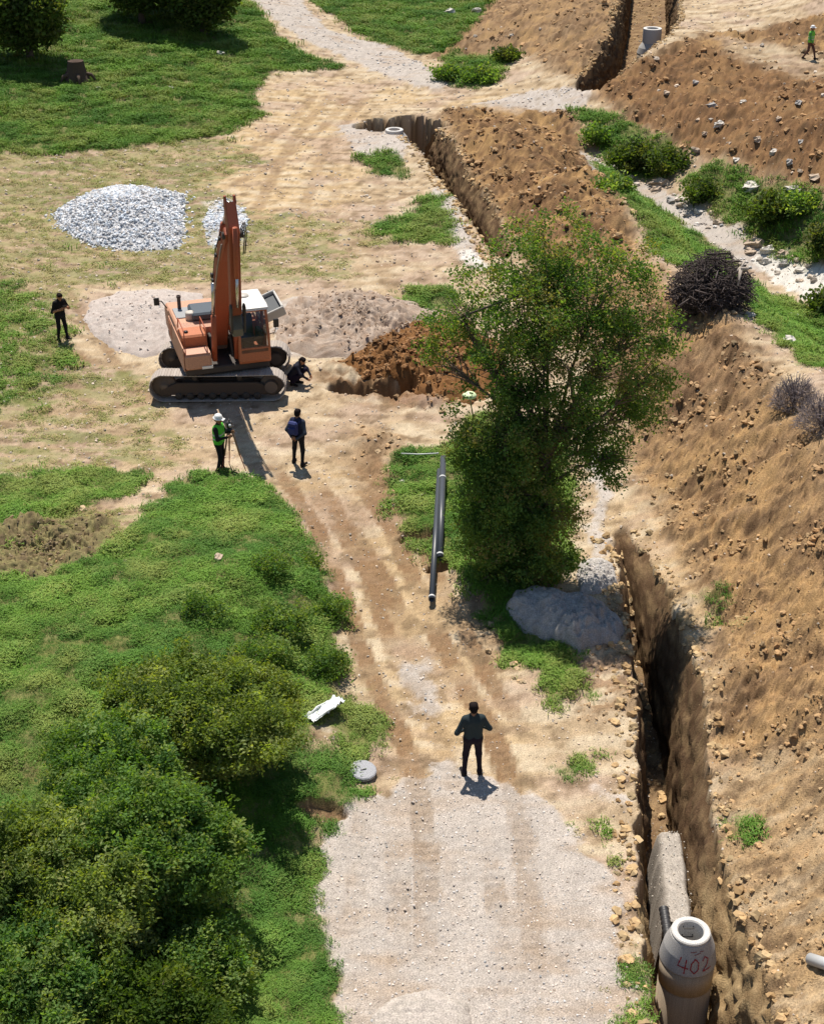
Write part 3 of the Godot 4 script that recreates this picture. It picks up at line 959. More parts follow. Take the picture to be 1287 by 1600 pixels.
func heap(called: String, label: String, outline: Array, height: float, tone: Color, tone2: Color, lumps: float, peak := 0.9, off := Vector2.ZERO) -> MeshInstance3D:
	var poly := PackedVector2Array()
	var c := Vector2.ZERO
	for k in range(0, outline.size(), 2):
		poly.append(Vector2(outline[k], outline[k + 1]))
		c += poly[-1]
	c = c / poly.size() + off
	var st := start(true)
	var around := 110
	var rings := 40
	var grid := []
	var cols := []
	var base := on_ground(c.x, c.y)
	for s in around:
		var a := TAU * s / around
		var rmax := reach(poly, c, a) * (1.0 + 0.06 * noise_b.get_noise_2d(cos(a) * 3.0 + c.x, sin(a) * 3.0))
		for r in rings + 1:
			var t := float(r) / rings
			var p := c + Vector2(cos(a), sin(a)) * rmax * t
			var h := height * pow(1.0 - t, peak) * (1.0 - 0.25 * pow(1.0 - t, 6.0))
			var fade := smooth(1.0, 0.8, t)
			h += fade * lumps * (noise_s.get_noise_2d(p.x * 0.8, p.y * 0.8) * 1.2 + (0.5 - absf(noise_b.get_noise_2d(p.x, p.y)) * 2.0) * 0.7 + noise_c.get_noise_2d(p.x, p.y) * 0.35)
			var y := ground_y(p.x, p.y) + w_dug() * 0.0
			grid.append(Vector3(p.x, y + h - 0.05 * smooth(0.9, 1.0, t), p.y) - base)
			var mixv := clampf(0.5 + noise_b.get_noise_2d(p.x * 1.3 + 9.0, p.y * 1.3) * 1.3, 0.0, 1.0)
			var g := 1.0 + noise_c.get_noise_2d(p.x, p.y) * 0.25
			var cc := tone.lerp(tone2, mixv) * g
			cols.append(Color(cc.r, cc.g, cc.b))
	for s in around:
		var t2 := (s + 1) % around
		for r in rings:
			for k in [s * (rings + 1) + r, s * (rings + 1) + r + 1, t2 * (rings + 1) + r + 1, s * (rings + 1) + r, t2 * (rings + 1) + r + 1, t2 * (rings + 1) + r]:
				st.set_color(cols[k])
				st.add_vertex(grid[k])
	var o := obj(called, st, earth_material(0.95, 0.8))
	o.position = base
	tag(o, label, "heap")
	return o

func w_dug() -> float:
	return w_trench

func dress(o: MeshInstance3D, called: String, mesh: Mesh, count: int, size0: float, size1: float, tone: Color, spread: float, inner := 0.0) -> void:
	# stones or clods lying on a heap's own surface
	var a: Array = o.mesh.surface_get_arrays(0)
	var v: PackedVector3Array = a[Mesh.ARRAY_VERTEX]
	var places := []
	var tints := []
	for k in count:
		var p := v[rng.randi() % v.size()]
		var q := v[rng.randi() % v.size()]
		if rng.randf() < 0.06:
			# a few rolled away from the foot
			p = Vector3(p.x * 1.12, p.y, p.z * 1.12)
			p.y = ground_y(p.x + o.position.x, p.z + o.position.z) - o.position.y
		elif p.distance_to(q) < 0.5 or rng.randf() < 0.3:
			p = p.lerp(q, rng.randf()) if p.distance_to(q) < 0.4 else p
		p += Vector3(rng.randf_range(-0.09, 0.09), 0, rng.randf_range(-0.09, 0.09))
		var s := lerpf(size0, size1, pow(rng.randf(), 2.0))
		places.append(Transform3D(any_turn().scaled(Vector3(s, s * 0.75, s)), p + Vector3(0, s * 0.3, 0)))
		tints.append(shade_of(tone, spread))
	scatter(called, mesh, tinted(0.9), places, tints, o)

func build_heaps() -> void:
	var chip := lump(1.0, 0.5, 3, 0)
	var o := heap("gravel_heap", "white crushed limestone heap on the trampled grass beyond the excavator", [-15.47, -60.31, -14.62, -58.11, -13.13, -56.25, -11.33, -55.61, -9.32, -55.83, -9.68, -59.15, -10.17, -63.54, -11.6, -64.01, -13.98, -63.49, -15.06, -62.02], 1.6, Color(0.5, 0.51, 0.53), Color(0.66, 0.67, 0.69), 0.05, 1.0)
	dress(o, "gravel", chip, 14000, 0.03, 0.09, Color(0.58, 0.595, 0.62), 0.42)
	o = heap("gravel_heap", "thin scatter of white stone chips behind the boom of the excavator", [-8.88, -59.31, -8.92, -62.27, -8.4, -63.25, -7.42, -61.59, -7.01, -59.12, -7.07, -56.16, -8.13, -55.84], 0.1, Color(0.42, 0.4, 0.37), Color(0.6, 0.6, 0.6), 0.03, 0.8)
	dress(o, "gravel", chip, 1200, 0.04, 0.1, Color(0.58, 0.6, 0.63), 0.3)
	o = heap("sand_heap", "pale pinkish sand heap beside the excavator's rear counterweight", [-11.8, -48.07, -11.91, -50.04, -11.05, -51.16, -9.53, -51.44, -7.79, -51.05, -7.22, -48.34, -7.63, -46.24, -8.32, -45.27, -9.04, -44.7, -10.13, -45.39, -11.13, -46.61], 0.75, Color(0.53, 0.455, 0.41), Color(0.6, 0.535, 0.49), 0.05, 0.85)
	dress(o, "sand", chip, 250, 0.02, 0.05, Color(0.5, 0.44, 0.4), 0.25)
	var clod := lump(1.0, 0.55, 5, 0)
	o = heap("earth_heap", "grey-brown lumpy spoil heap beyond the crouching person", [-4.91, -48.28, -4.69, -49.92, -2.96, -50.82, -1.41, -51.11, 0.39, -49.9, 1.08, -48.66, 0.15, -47.54, -0.74, -46, -1.81, -44.96, -3.52, -44.62, -4.67, -45.5], 0.55, Color(0.38, 0.28, 0.21), Color(0.5, 0.41, 0.34), 0.26, 0.6)
	dress(o, "soil", clod, 500, 0.02, 0.08, Color(0.36, 0.27, 0.2), 0.3)
	o = heap("earth_heap", "fresh reddish-brown earth heap behind the dark pit", [-2.33, -44.44, -1.19, -46.5, -0.08, -47.97, 1.76, -48.35, 3.26, -46.28, 3.03, -42.43, 1.75, -41.13, 0.34, -41.64, -0.49, -43.13, -1.55, -43.46], 0.8, Color(0.19, 0.09, 0.035), Color(0.27, 0.14, 0.06), 0.24, 0.6)
	dress(o, "soil", clod, 1300, 0.03, 0.12, Color(0.24, 0.13, 0.06), 0.35)
	o = heap("gravel_heap", "grey stone dust heap in the shade at the foot of the tree", [2.21, -29.1, 2.46, -29.68, 3.26, -29.85, 4.01, -29.54, 4.77, -29.3, 5.07, -28.5, 4.89, -27.78, 3.88, -27.39, 3.09, -27.76, 2.45, -28.35], 0.6, Color(0.38, 0.365, 0.355), Color(0.46, 0.445, 0.43), 0.07, 0.5)
	o = heap("gravel_heap", "small whitish gravel heap on the trench edge beside the tree", [4.09, -30.58, 4.27, -31.24, 4.79, -31.55, 5.15, -31.11, 5.11, -30.16, 4.58, -29.72, 4.12, -29.84], 0.35, Color(0.45, 0.42, 0.39), Color(0.56, 0.53, 0.5), 0.08, 0.7)
	dress(o, "gravel", chip, 120, 0.012, 0.035, Color(0.55, 0.52, 0.5), 0.3)
	o = heap("gravel_heap", "low pale mound of crushed stone on the gravel pad", [-0.74, -16.85, -0.37, -17.29, 0.4, -17.52, 1, -17.17, 1.07, -16.2, -0.45, -15.89], 0.2, Color(0.5, 0.45, 0.4), Color(0.57, 0.51, 0.46), 0.04, 0.6)
	o = heap("turf_heap", "brown heap of dug turf lying across the grassy bank", [-11.22, -30.77, -10.57, -31.89, -9.77, -32.64, -8.61, -32.65, -7.53, -32.72, -7.55, -31.09, -7.85, -29.82, -8.62, -29.11, -9.56, -29.19, -10.71, -29], 0.16, Color(0.2, 0.15, 0.085), Color(0.27, 0.24, 0.11), 0.2, 0.5)
	dress(o, "soil", clod, 500, 0.015, 0.05, Color(0.22, 0.165, 0.1), 0.35)
	# the stone bedding laid over the pipe in the trench
	var st := start(true)
	var a: Vector3 = Vector3(5.24, -0.7, -22.42)
	var b: Vector3 = Vector3(5.01, -0.62, -19.65)
	var rings := []
	for k in 41:
		var t := k / 40.0
		var c := a.lerp(b, t)
		var ring := []
		for s in 19:
			var u := s / 18.0 * 2.0 - 1.0
			var wide := 0.3 + 0.04 * noise_b.get_noise_2d(c.z * 1.2, 5.0 * signf(u))
			var drop := pow(absf(u), 9.0) * 1.55 if absf(u) < 1.0 else 1.6
			var x := c.x + u * wide * (1.0 + 0.35 * pow(absf(u), 6.0))
			var end := smooth(0.0, 0.09, t)
			ring.append(Vector3(x, c.y - drop - (1.0 - end) * 0.7 + 0.05 * noise_b.get_noise_2d(x * 2.0, c.z * 2.0) + 0.05 * noise_s.get_noise_2d(x, c.z), c.z))
		rings.append(ring)
	for k in 40:
		for s in 18:
			for q in [[k, s], [k, s + 1], [k + 1, s + 1], [k, s], [k + 1, s + 1], [k + 1, s]]:
				var p: Vector3 = rings[q[0]][q[1]]
				var g := 1.0 + 0.3 * noise_c.get_noise_2d(p.x * 2.0, p.z * 2.0)
				st.set_color(Color(0.48 * g, 0.43 * g, 0.375 * g))
				st.add_vertex(p)
	o = obj("gravel_bedding", st, earth_material(0.95, 0.8))
	tag(o, "long pale ridge of crushed stone bedding inside the trench", "gravel")
	dress(o, "gravel", chip, 300, 0.008, 0.02, Color(0.5, 0.46, 0.4), 0.3)

# ---------------------------------------------------------------- concrete
func concrete(c: Color) -> StandardMaterial3D:
	var m := worn(c, 0.85, 0.6)
	m.normal_scale = 0.12
	return m

func manhole(label: String, where: Vector3, neck: float, hole: float, neck_high: float, base: float, cone_high: float, deep: float, group := "") -> Node3D:
	# where: the middle of the rim
	var o := thing("concrete_manhole", label, "manhole", where, 0.0, group)
	var light := concrete(Color(0.44, 0.425, 0.41))
	var st := start()
	lathe(st, Vector3.ZERO, [[neck - 0.01, -neck_high], [neck, -neck_high + 0.01], [neck, -0.02], [neck - 0.02, 0.0], [hole + 0.02, 0.0], [hole, -0.025], [hole, -0.6]], 72)
	obj("rim_ring", st, concrete(Color(0.62, 0.6, 0.57)), o)
	st = start()
	lathe(st, Vector3.ZERO, [[base - 0.01, -neck_high - cone_high - 0.03], [base, -neck_high - cone_high], [lerpf(base, neck, 0.35), -neck_high - cone_high * 0.45], [neck + 0.012, -neck_high], [neck - 0.02, -neck_high + 0.004]], 72)
	obj("cone", st, light, o)
	st = start(true)
	var top := -neck_high - cone_high - 0.035
	lathe(st, Vector3.ZERO, [[base - 0.06, top], [base - 0.02, top - 0.01], [base - 0.02, top - 0.5], [base - 0.045, top - 0.51], [base - 0.045, top - 0.54], [base - 0.02, top - 0.55], [base - 0.02, top - deep]], 48)
	obj("shaft", st, concrete(Color(0.42, 0.34, 0.25)), o)
	return o

func stroke(st: SurfaceTool, pts: Array, width: float, neck_y: float, low_y: float, r0: float, r1: float) -> void:
	# a brush stroke on the cone: pts are (angle round from the front, height share 0 at the bottom, 1 at the top)
	var path := []
	for k in pts.size() - 1:
		for t in 6:
			path.append((pts[k] as Vector2).lerp(pts[k + 1], t / 6.0))
	path.append(pts[-1])
	var edge := []
	for k in path.size():
		var d: Vector2 = (path[mini(k + 1, path.size() - 1)] - path[maxi(k - 1, 0)]).normalized()
		var n := Vector2(-d.y, d.x) * width * (0.8 + 0.35 * sin(k * 2.3))
		var pair := []
		for s in [-1.0, 1.0]:
			var q: Vector2 = path[k] + n * s
			var y := lerpf(low_y, neck_y, q.y)
			var share := (y - low_y) / (neck_y - low_y)
			var mid := lerpf(r0, r1, 0.35)
			var r := (lerpf(r0, mid, share / 0.55) if share < 0.55 else lerpf(mid, r1, (share - 0.55) / 0.45)) + 0.008
			pair.append(Vector3(sin(q.x) * r, y, cos(q.x) * r))
		edge.append(pair)
	for k in edge.size() - 1:
		quad(st, edge[k][0], edge[k + 1][0], edge[k + 1][1], edge[k][1])

func build_manholes() -> void:
	var o := manhole("concrete manhole cone with red brushed number 402 standing in the trench", Vector3(4.94, 0.3, -18.54), 0.345, 0.225, 0.07, 0.505, 0.56, 2.6)
	# the number, brushed on in red
	var st := start()
	var w := 0.026
	var look := -0.02
	for s in [
			[Vector2(-0.52, 0.66), Vector2(-0.6, 0.34), Vector2(-0.2, 0.3)], [Vector2(-0.3, 0.62), Vector2(-0.34, 0.1)],
			[Vector2(0.05, 0.66), Vector2(-0.1, 0.5), Vector2(-0.12, 0.28), Vector2(0.02, 0.14), Vector2(0.16, 0.26), Vector2(0.18, 0.52), Vector2(0.05, 0.66)],
			[Vector2(0.34, 0.56), Vector2(0.46, 0.68), Vector2(0.6, 0.58), Vector2(0.54, 0.4), Vector2(0.34, 0.18), Vector2(0.72, 0.22)]]:
		var pts := []
		for q in s:
			pts.append(Vector2(q.x - look, q.y))
		st = start()
		stroke(st, pts, w, -0.07, -0.63, 0.505, 0.357)
		obj("painted_stroke", st, paint_of(Color(0.3, 0.02, 0.035), 0.6), o)
	for s in [[Vector2(-0.16, 0.86), Vector2(0.1, 0.88)], [Vector2(0.0, 0.78), Vector2(0.3, 0.83)], [Vector2(0.26, 0.88), Vector2(0.46, 0.86)]]:
		var pts := []
		for q in s:
			pts.append(Vector2(q.x - look, q.y))
		st = start()
		stroke(st, pts, 0.016, -0.07, -0.63, 0.505, 0.357)
		obj("paint_smear", st, paint_of(Color(0.25, 0.09, 0.08), 0.7), o)
	# climbing irons inside the shaft
	for k in 3:
		st = start(true)
		var y := -0.12 - 0.2 * k
		tube(st, [Vector3(-0.09, y, -0.23), Vector3(-0.09, y, -0.15), Vector3(0.09, y, -0.15), Vector3(0.09, y, -0.23)], [0.011], 6)
		obj("climbing_iron", st, paint_of(Color(0.05, 0.045, 0.04), 0.6), o)
	manhole("white concrete manhole neck rising from the pit at the trench head", Vector3(-0.91, 0.25, -74.06), 0.46, 0.3, 0.16, 0.78, 0.5, 1.6)
	o = manhole("grey concrete manhole ring in the deep cutting on the hillside", Vector3(14.52, 2.3, -89.87), 0.56, 0.36, 0.85, 0.85, 0.6, 1.6)
	# round cover lying on the grass
	var c := on_ground(Vector2(-1.01, -23.1).x, Vector2(-1.01, -23.1).y)
	o = thing("concrete_cover", "round grey concrete cover lying on the grass verge", "cover", c + Vector3(0, 0.06, 0), 0.4)
	o.rotation.x = 0.12
	o.rotation.z = -0.06
	st = start()
	lathe(st, Vector3.ZERO, [[0.0, -0.03], [0.27, -0.03], [0.285, -0.01], [0.285, 0.05], [0.262, 0.068], [0.0, 0.07]], 13)
	obj("disc", st, concrete(Color(0.36, 0.37, 0.4)), o)
	st = start(true)
	tube(st, [Vector3(-0.06, 0.06, 0.02), Vector3(-0.06, 0.085, 0.02), Vector3(0.06, 0.085, 0.02), Vector3(0.06, 0.06, 0.02)], [0.008], 6)
	obj("lifting_handle", st, paint_of(Color(0.12, 0.1, 0.09), 0.7), o)

# ---------------------------------------------------------------- pipes and litter
func pipe(called: String, label: String, category: String, a: Vector3, b: Vector3, r: float, wall: float, m: Material, group := "", bands := []) -> Node3D:
	var o := thing(called, label, category, a, 0.0, group)
	var d := b - a
	var turn := Basis(Quaternion(Vector3.UP, d.normalized()))
	var st := start(true)
	lathe(st, Vector3.ZERO, [[r - wall, 0.0], [r, 0.0], [r, d.length()], [r - wall, d.length()], [r - wall, 0.0]], 24, turn)
	obj("wall", st, m, o)
	for t in bands:
		st = start(true)
		lathe(st, Vector3.ZERO, [[r, t * d.length() - 0.03], [r + 0.012, t * d.length() - 0.025], [r + 0.012, t * d.length() + 0.025], [r, t * d.length() + 0.03]], 24, turn)
		obj("band", st, paint_of(Color(0.55, 0.56, 0.56), 0.6), o)
	return o

func rest(a: Vector3, b: Vector3, r: float) -> float:
	# how far a straight pipe must be lifted to lie on the highest ground under it
	var up := 0.0
	for k in 31:
		var p := a.lerp(b, k / 30.0)
		up = maxf(up, ground_y(p.x, p.z) + r * 0.9 - p.y)
	return up

func build_pipes() -> void:
	var black := paint_of(Color(0.05, 0.058, 0.07), 0.42)
	var a := on_ground(Vector2(0.77, -35.72).x, Vector2(0.77, -35.72).y, 0.13)
	var b := on_ground(Vector2(0.48, -29.47).x, Vector2(0.48, -29.47).y, 0.11)
	a.y += rest(a, b, 0.12)
	b.y += rest(a, b, 0.12)
	pipe("drain_pipe", "longer black plastic pipe reaching from the grass onto the dirt track", "pipe", a, b, 0.075, 0.01, black, "", [0.985])
	a = on_ground(Vector2(0.88, -36.03).x, Vector2(0.88, -36.03).y, 0.17)
	b = on_ground(Vector2(0.71, -31.31).x, Vector2(0.71, -31.31).y, 0.14)
	a.y += rest(a, b, 0.14)
	b.y += rest(a, b, 0.14)
	pipe("drain_pipe", "shorter black plastic pipe with two pale bands ending on the grass", "pipe", a, b, 0.085, 0.01, black, "", [0.22, 0.97])
	a = on_ground(Vector2(-0.31, -37.08).x, Vector2(-0.31, -37.08).y, 0.3)
	b = on_ground(Vector2(0.71, -36.9).x, Vector2(0.71, -36.9).y, 0.32)
	var o := thing("steel_rod", "thin pale rod lying across the grass at the pipe ends", "rod", a)
	var st := start(true)
	tube(st, [Vector3.ZERO, (b - a) * 0.5 + Vector3(0, -0.02, 0.01), b - a], [0.022, 0.022, 0.022], 8)
	obj("shaft", st, paint_of(Color(0.5, 0.54, 0.52), 0.45), o)
	st = start(true)
	tube(st, [b - a, b - a + Vector3(0.06, 0.0, 0.0)], [0.03, 0.03], 8)
	obj("end_cap", st, paint_of(Color(0.4, 0.42, 0.4), 0.5), o)
	# black ribbed pipe stub beside the manhole
	var p: Vector3 = Vector3(4.74, -0.55, -19.91)
	var q: Vector3 = Vector3(4.73, -0.62, -19.2)
	o = thing("ribbed_pipe", "black ribbed pipe stub between stone bedding and the numbered manhole", "pipe", p)
	st = start(true)
	var prof := []
	var long := p.distance_to(q)
	for k in 28:
		prof.append([0.085 + (0.012 if k % 4 < 2 else 0.0), long * k / 27.0])
	lathe(st, Vector3.ZERO, prof, 20, Basis(Quaternion(Vector3.UP, (q - p).normalized())))
	obj("ribs", st, paint_of(Color(0.03, 0.03, 0.033), 0.5), o)
	# pale pipe piece on the tan bank
	p = on_ground(Vector2(6.65, -17.26).x, Vector2(6.65, -17.26).y, 0.09)
	q = on_ground(Vector2(7.04, -16.61).x, Vector2(7.04, -16.61).y, 0.12)
	pipe("pipe_piece", "pale grey pipe offcut lying on the yellow spoil", "pipe", p, q, 0.1, 0.012, paint_of(Color(0.45, 0.46, 0.47), 0.5))
	# pale green cap on a stake at the left foot of the tree
	p = on_ground(Vector2(1.91, -40.03).x, Vector2(1.91, -40.03).y)
	var top: Vector3 = Vector3(1.74, 0.99, -39.68)
	o = thing("marker_stake", "thin stake with a pale green cap standing by the tree", "stake", p)
	st = start(true)
	tube(st, [Vector3(0, -0.1, 0), top - p], [0.022, 0.02], 8)
	obj("stake", st, paint_of(Color(0.2, 0.22, 0.12), 0.8), o)
	st = start(true)
	lathe(st, top - p, [[0.0, -0.08], [0.2, -0.05], [0.23, 0.0], [0.17, 0.07], [0.07, 0.1], [0.0, 0.105]], 18)
	obj("cap", st, paint_of(Color(0.58, 0.72, 0.42), 0.6), o)
	# torn white sack by the shrub
	p = on_ground(Vector2(-1.86, -24.68).x, Vector2(-1.86, -24.68).y, 0.12)
	o = thing("torn_sack", "torn white plastic sack lying between shrub and track", "sack", p, 0.9)
	st = start(true)
	var cols := 16
	var rows := 12
	var g := []
	for j in rows + 1:
		for i in cols + 1:
			var u := i / float(cols) - 0.5
			var v := j / float(rows) - 0.5
			var n := noise_b.get_noise_2d(u * 2.2 + 5.0, v * 2.2)
			var keep := 1.0 - 0.5 * absf(noise_s.get_noise_2d(u * 6.0, 3.0))
			g.append(Vector3(u * 0.95, 0.07 + 0.16 * absf(n) + 0.05 * noise_c.get_noise_2d(u, v), v * 0.34 * keep))
	for j in rows:
		for i in cols:
			var k := j * (cols + 1) + i
			quad(st, g[k], g[k + 1], g[k + cols + 2], g[k + cols + 1])
	obj("sheet", st, paint_of(Color(0.62, 0.66, 0.66), 0.5), o)
	for t in [-1.0, 1.0]:
		st = start(true)
		tube(st, [Vector3(-0.4, 0.09, 0.1 * t), Vector3(-0.1, 0.14, 0.13 * t), Vector3(0.38, 0.07, 0.12 * t)], [0.02, 0.025, 0.015], 6)
		obj("rolled_edge", st, paint_of(Color(0.66, 0.69, 0.68), 0.5), o)
	build_truck()

func build_truck() -> void:
	# only the foot of the truck shows below the upper picture edge
	var p := on_ground(Vector2(19.04, -101.4).x, Vector2(19.04, -101.4).y)
	var o := thing("site_truck", "dark blue truck parked beyond the hillside cutting", "truck", p + Vector3(0, 0.0, -1.2), 0.05)
	var blue := paint_of(Color(0.02, 0.035, 0.09), 0.5)
	var st := start()
	box(st, Vector3(0, 0.95, 0), Vector3(5.2, 0.3, 2.0), 0.04)
	obj("chassis", st, paint_of(Color(0.02, 0.02, 0.025), 0.7), o)
	st = start()
	prism(st, [-1.05, 1.12, 1.05, 1.12, 1.15, 2.3, -1.15, 2.3], -2.6, 1.1, 0.05)
	obj("tipper_body", st, blue, o)
	st = start()
	box(st, Vector3(1.95, 1.9, 0), Vector3(1.5, 1.55, 2.1), 0.12)
	var cab := obj("cab", st, blue, o)
	st = start()
	box(st, Vector3(1.95, 2.2, 1.06), Vector3(0.9, 0.6, 0.02), 0.005)
	obj("side_window", st, paint_of(Color(0.02, 0.025, 0.03), 0.1), cab)
	for x in [-1.7, -0.6, 1.9]:
		for z in [-0.95, 0.95]:
			st = start(true)
			lathe(st, Vector3(x, 0.5, z), [[0.2, -0.14], [0.48, -0.14], [0.5, -0.1], [0.5, 0.1], [0.48, 0.14], [0.2, 0.14]], 20, Basis(Vector3.RIGHT, PI / 2))
			var wh := obj("wheel", st, paint_of(Color(0.015, 0.015, 0.016), 0.85), o)
			st = start(true)
			lathe(st, Vector3(x, 0.5, z), [[0.0, -0.11], [0.22, -0.12], [0.22, 0.12], [0.0, 0.11]], 16, Basis(Vector3.RIGHT, PI / 2))
			obj("rim", st, paint_of(Color(0.25, 0.25, 0.26), 0.5), wh)

# ---------------------------------------------------------------- excavator
const TURNED := 0.28
var digger: Node3D

func upper(called: String, st: SurfaceTool, m: Material, parent: Node3D = null) -> MeshInstance3D:
	# a piece of the slewing upper works, which is turned on its ring
	if parent == null:
		var o := obj(called, st, m, digger)
		o.rotation.y = TURNED
		return o
	return obj(called, st, m, parent)

func crawler(z: float, orange_dust: Material, steel: Material, dark: Material) -> void:
	var o := Node3D.new()
	o.name = "track"
	digger.add_child(o, true)
	o.position = Vector3(0, 0.0, z)
	var length := 4.26
	var rad := 0.44
	var half := length / 2.0 - rad
	# one shoe: a plate with two ribs, shared by all
	var st := start()
	box(st, Vector3.ZERO, Vector3(0.19, 0.028, 0.6), 0.006)
	box(st, Vector3(-0.055, 0.02, 0), Vector3(0.018, 0.018, 0.6), 0.006)
	box(st, Vector3(0.045, 0.02, 0), Vector3(0.018, 0.018, 0.6), 0.006)
	st.index()
	st.generate_normals()
	var shoe := st.commit()
	var around := 4.0 * half + TAU * rad
	var n := 52
	var coats := [steel, worn(Color(0.38, 0.33, 0.29), 0.75, 1.5), worn(Color(0.43, 0.38, 0.34), 0.8, 1.1)]
	for k in n:
		var s := around * k / n
		var p := Vector3.ZERO
		var a := 0.0
		if s < 2.0 * half:
			p = Vector3(-half + s, rad * 2.0, 0)
			# the upper run sags between its carrier rollers
			p.y -= 0.03 * (1.0 - pow((s / half - 1.0), 2.0))
		elif s < 2.0 * half + PI * rad:
			a = (s - 2.0 * half) / rad
			p = Vector3(half + sin(a) * rad, rad + cos(a) * rad, 0)
		elif s < 4.0 * half + PI * rad:
			a = PI
			p = Vector3(half - (s - 2.0 * half - PI * rad), 0.0, 0)
		else:
			a = PI + (s - 4.0 * half - PI * rad) / rad
			p = Vector3(-half + sin(a) * rad, rad + cos(a) * rad, 0)
		var mi := MeshInstance3D.new()
		mi.name = "track_shoe"
		mi.mesh = shoe
		mi.material_override = coats[(k * 7) % 3]
		mi.transform = Transform3D(Basis(Vector3.BACK, -a), p + Vector3(0, 0.03, 0))
		o.add_child(mi, true)
	st = start()
	for side in [-1.0, 1.0]:
		prism_z(st, [-half - 0.1, 0.2, half + 0.05, 0.2, half + 0.12, 0.38, half * 0.75, 0.62, -half * 0.75, 0.62, -half - 0.15, 0.38], 0.17 * side - 0.035, 0.17 * side + 0.035, 0.02)
	obj("roller_frame", st, worn(Color(0.075, 0.052, 0.038), 0.85, 1.0), o)
	st = start(true)
	lathe(st, Vector3(-half, rad + 0.03, 0), [[0.0, -0.2], [0.12, -0.2], [0.14, -0.12], [0.36, -0.1], [0.39, -0.06], [0.39, 0.06], [0.36, 0.1], [0.14, 0.12], [0.12, 0.2], [0.0, 0.2]], 28, Basis(Vector3.RIGHT, PI / 2))
	obj("idler_wheel", st, worn(Color(0.16, 0.12, 0.09), 0.7, 1.5), o)
	st = start()
	lathe(st, Vector3(half, rad + 0.03, 0), [[0.0, -0.26], [0.2, -0.26], [0.22, -0.1], [0.36, -0.05], [0.36, 0.05], [0.22, 0.1], [0.2, 0.26], [0.0, 0.26]], 21, Basis(Vector3.RIGHT, PI / 2))
	obj("sprocket", st, worn(Color(0.13, 0.1, 0.08), 0.7, 1.5), o)
	for k in 8:
		st = start(true)
		lathe(st, Vector3(lerpf(-half + 0.45, half - 0.45, k / 7.0), 0.17, 0), [[0.0, -0.25], [0.08, -0.25], [0.12, -0.22], [0.12, 0.22], [0.08, 0.25], [0.0, 0.25]], 14, Basis(Vector3.RIGHT, PI / 2))
		obj("track_roller", st, dark, o)
	for k in 2:
		st = start(true)
		lathe(st, Vector3(-0.7 + 1.4 * k, 0.78, 0), [[0.0, -0.2], [0.08, -0.2], [0.08, 0.2], [0.0, 0.2]], 14, Basis(Vector3.RIGHT, PI / 2))
		obj("carrier_roller", st, dark, o)

func prism_z(st: SurfaceTool, outline: Array, z0: float, z1: float, bev: float) -> void:
	# an outline of (x, y) pairs drawn out along z
	var t := start()
	prism(t, outline, 0.0, z1 - z0, bev)
	var a: Array = t.commit().surface_get_arrays(0)
	var v: PackedVector3Array = a[Mesh.ARRAY_VERTEX]
	for k in range(0, v.size(), 3):
		for s in [0, 2, 1]:
			var p := v[k + s]
			st.add_vertex(Vector3(p.z, p.y, p.x + z0))

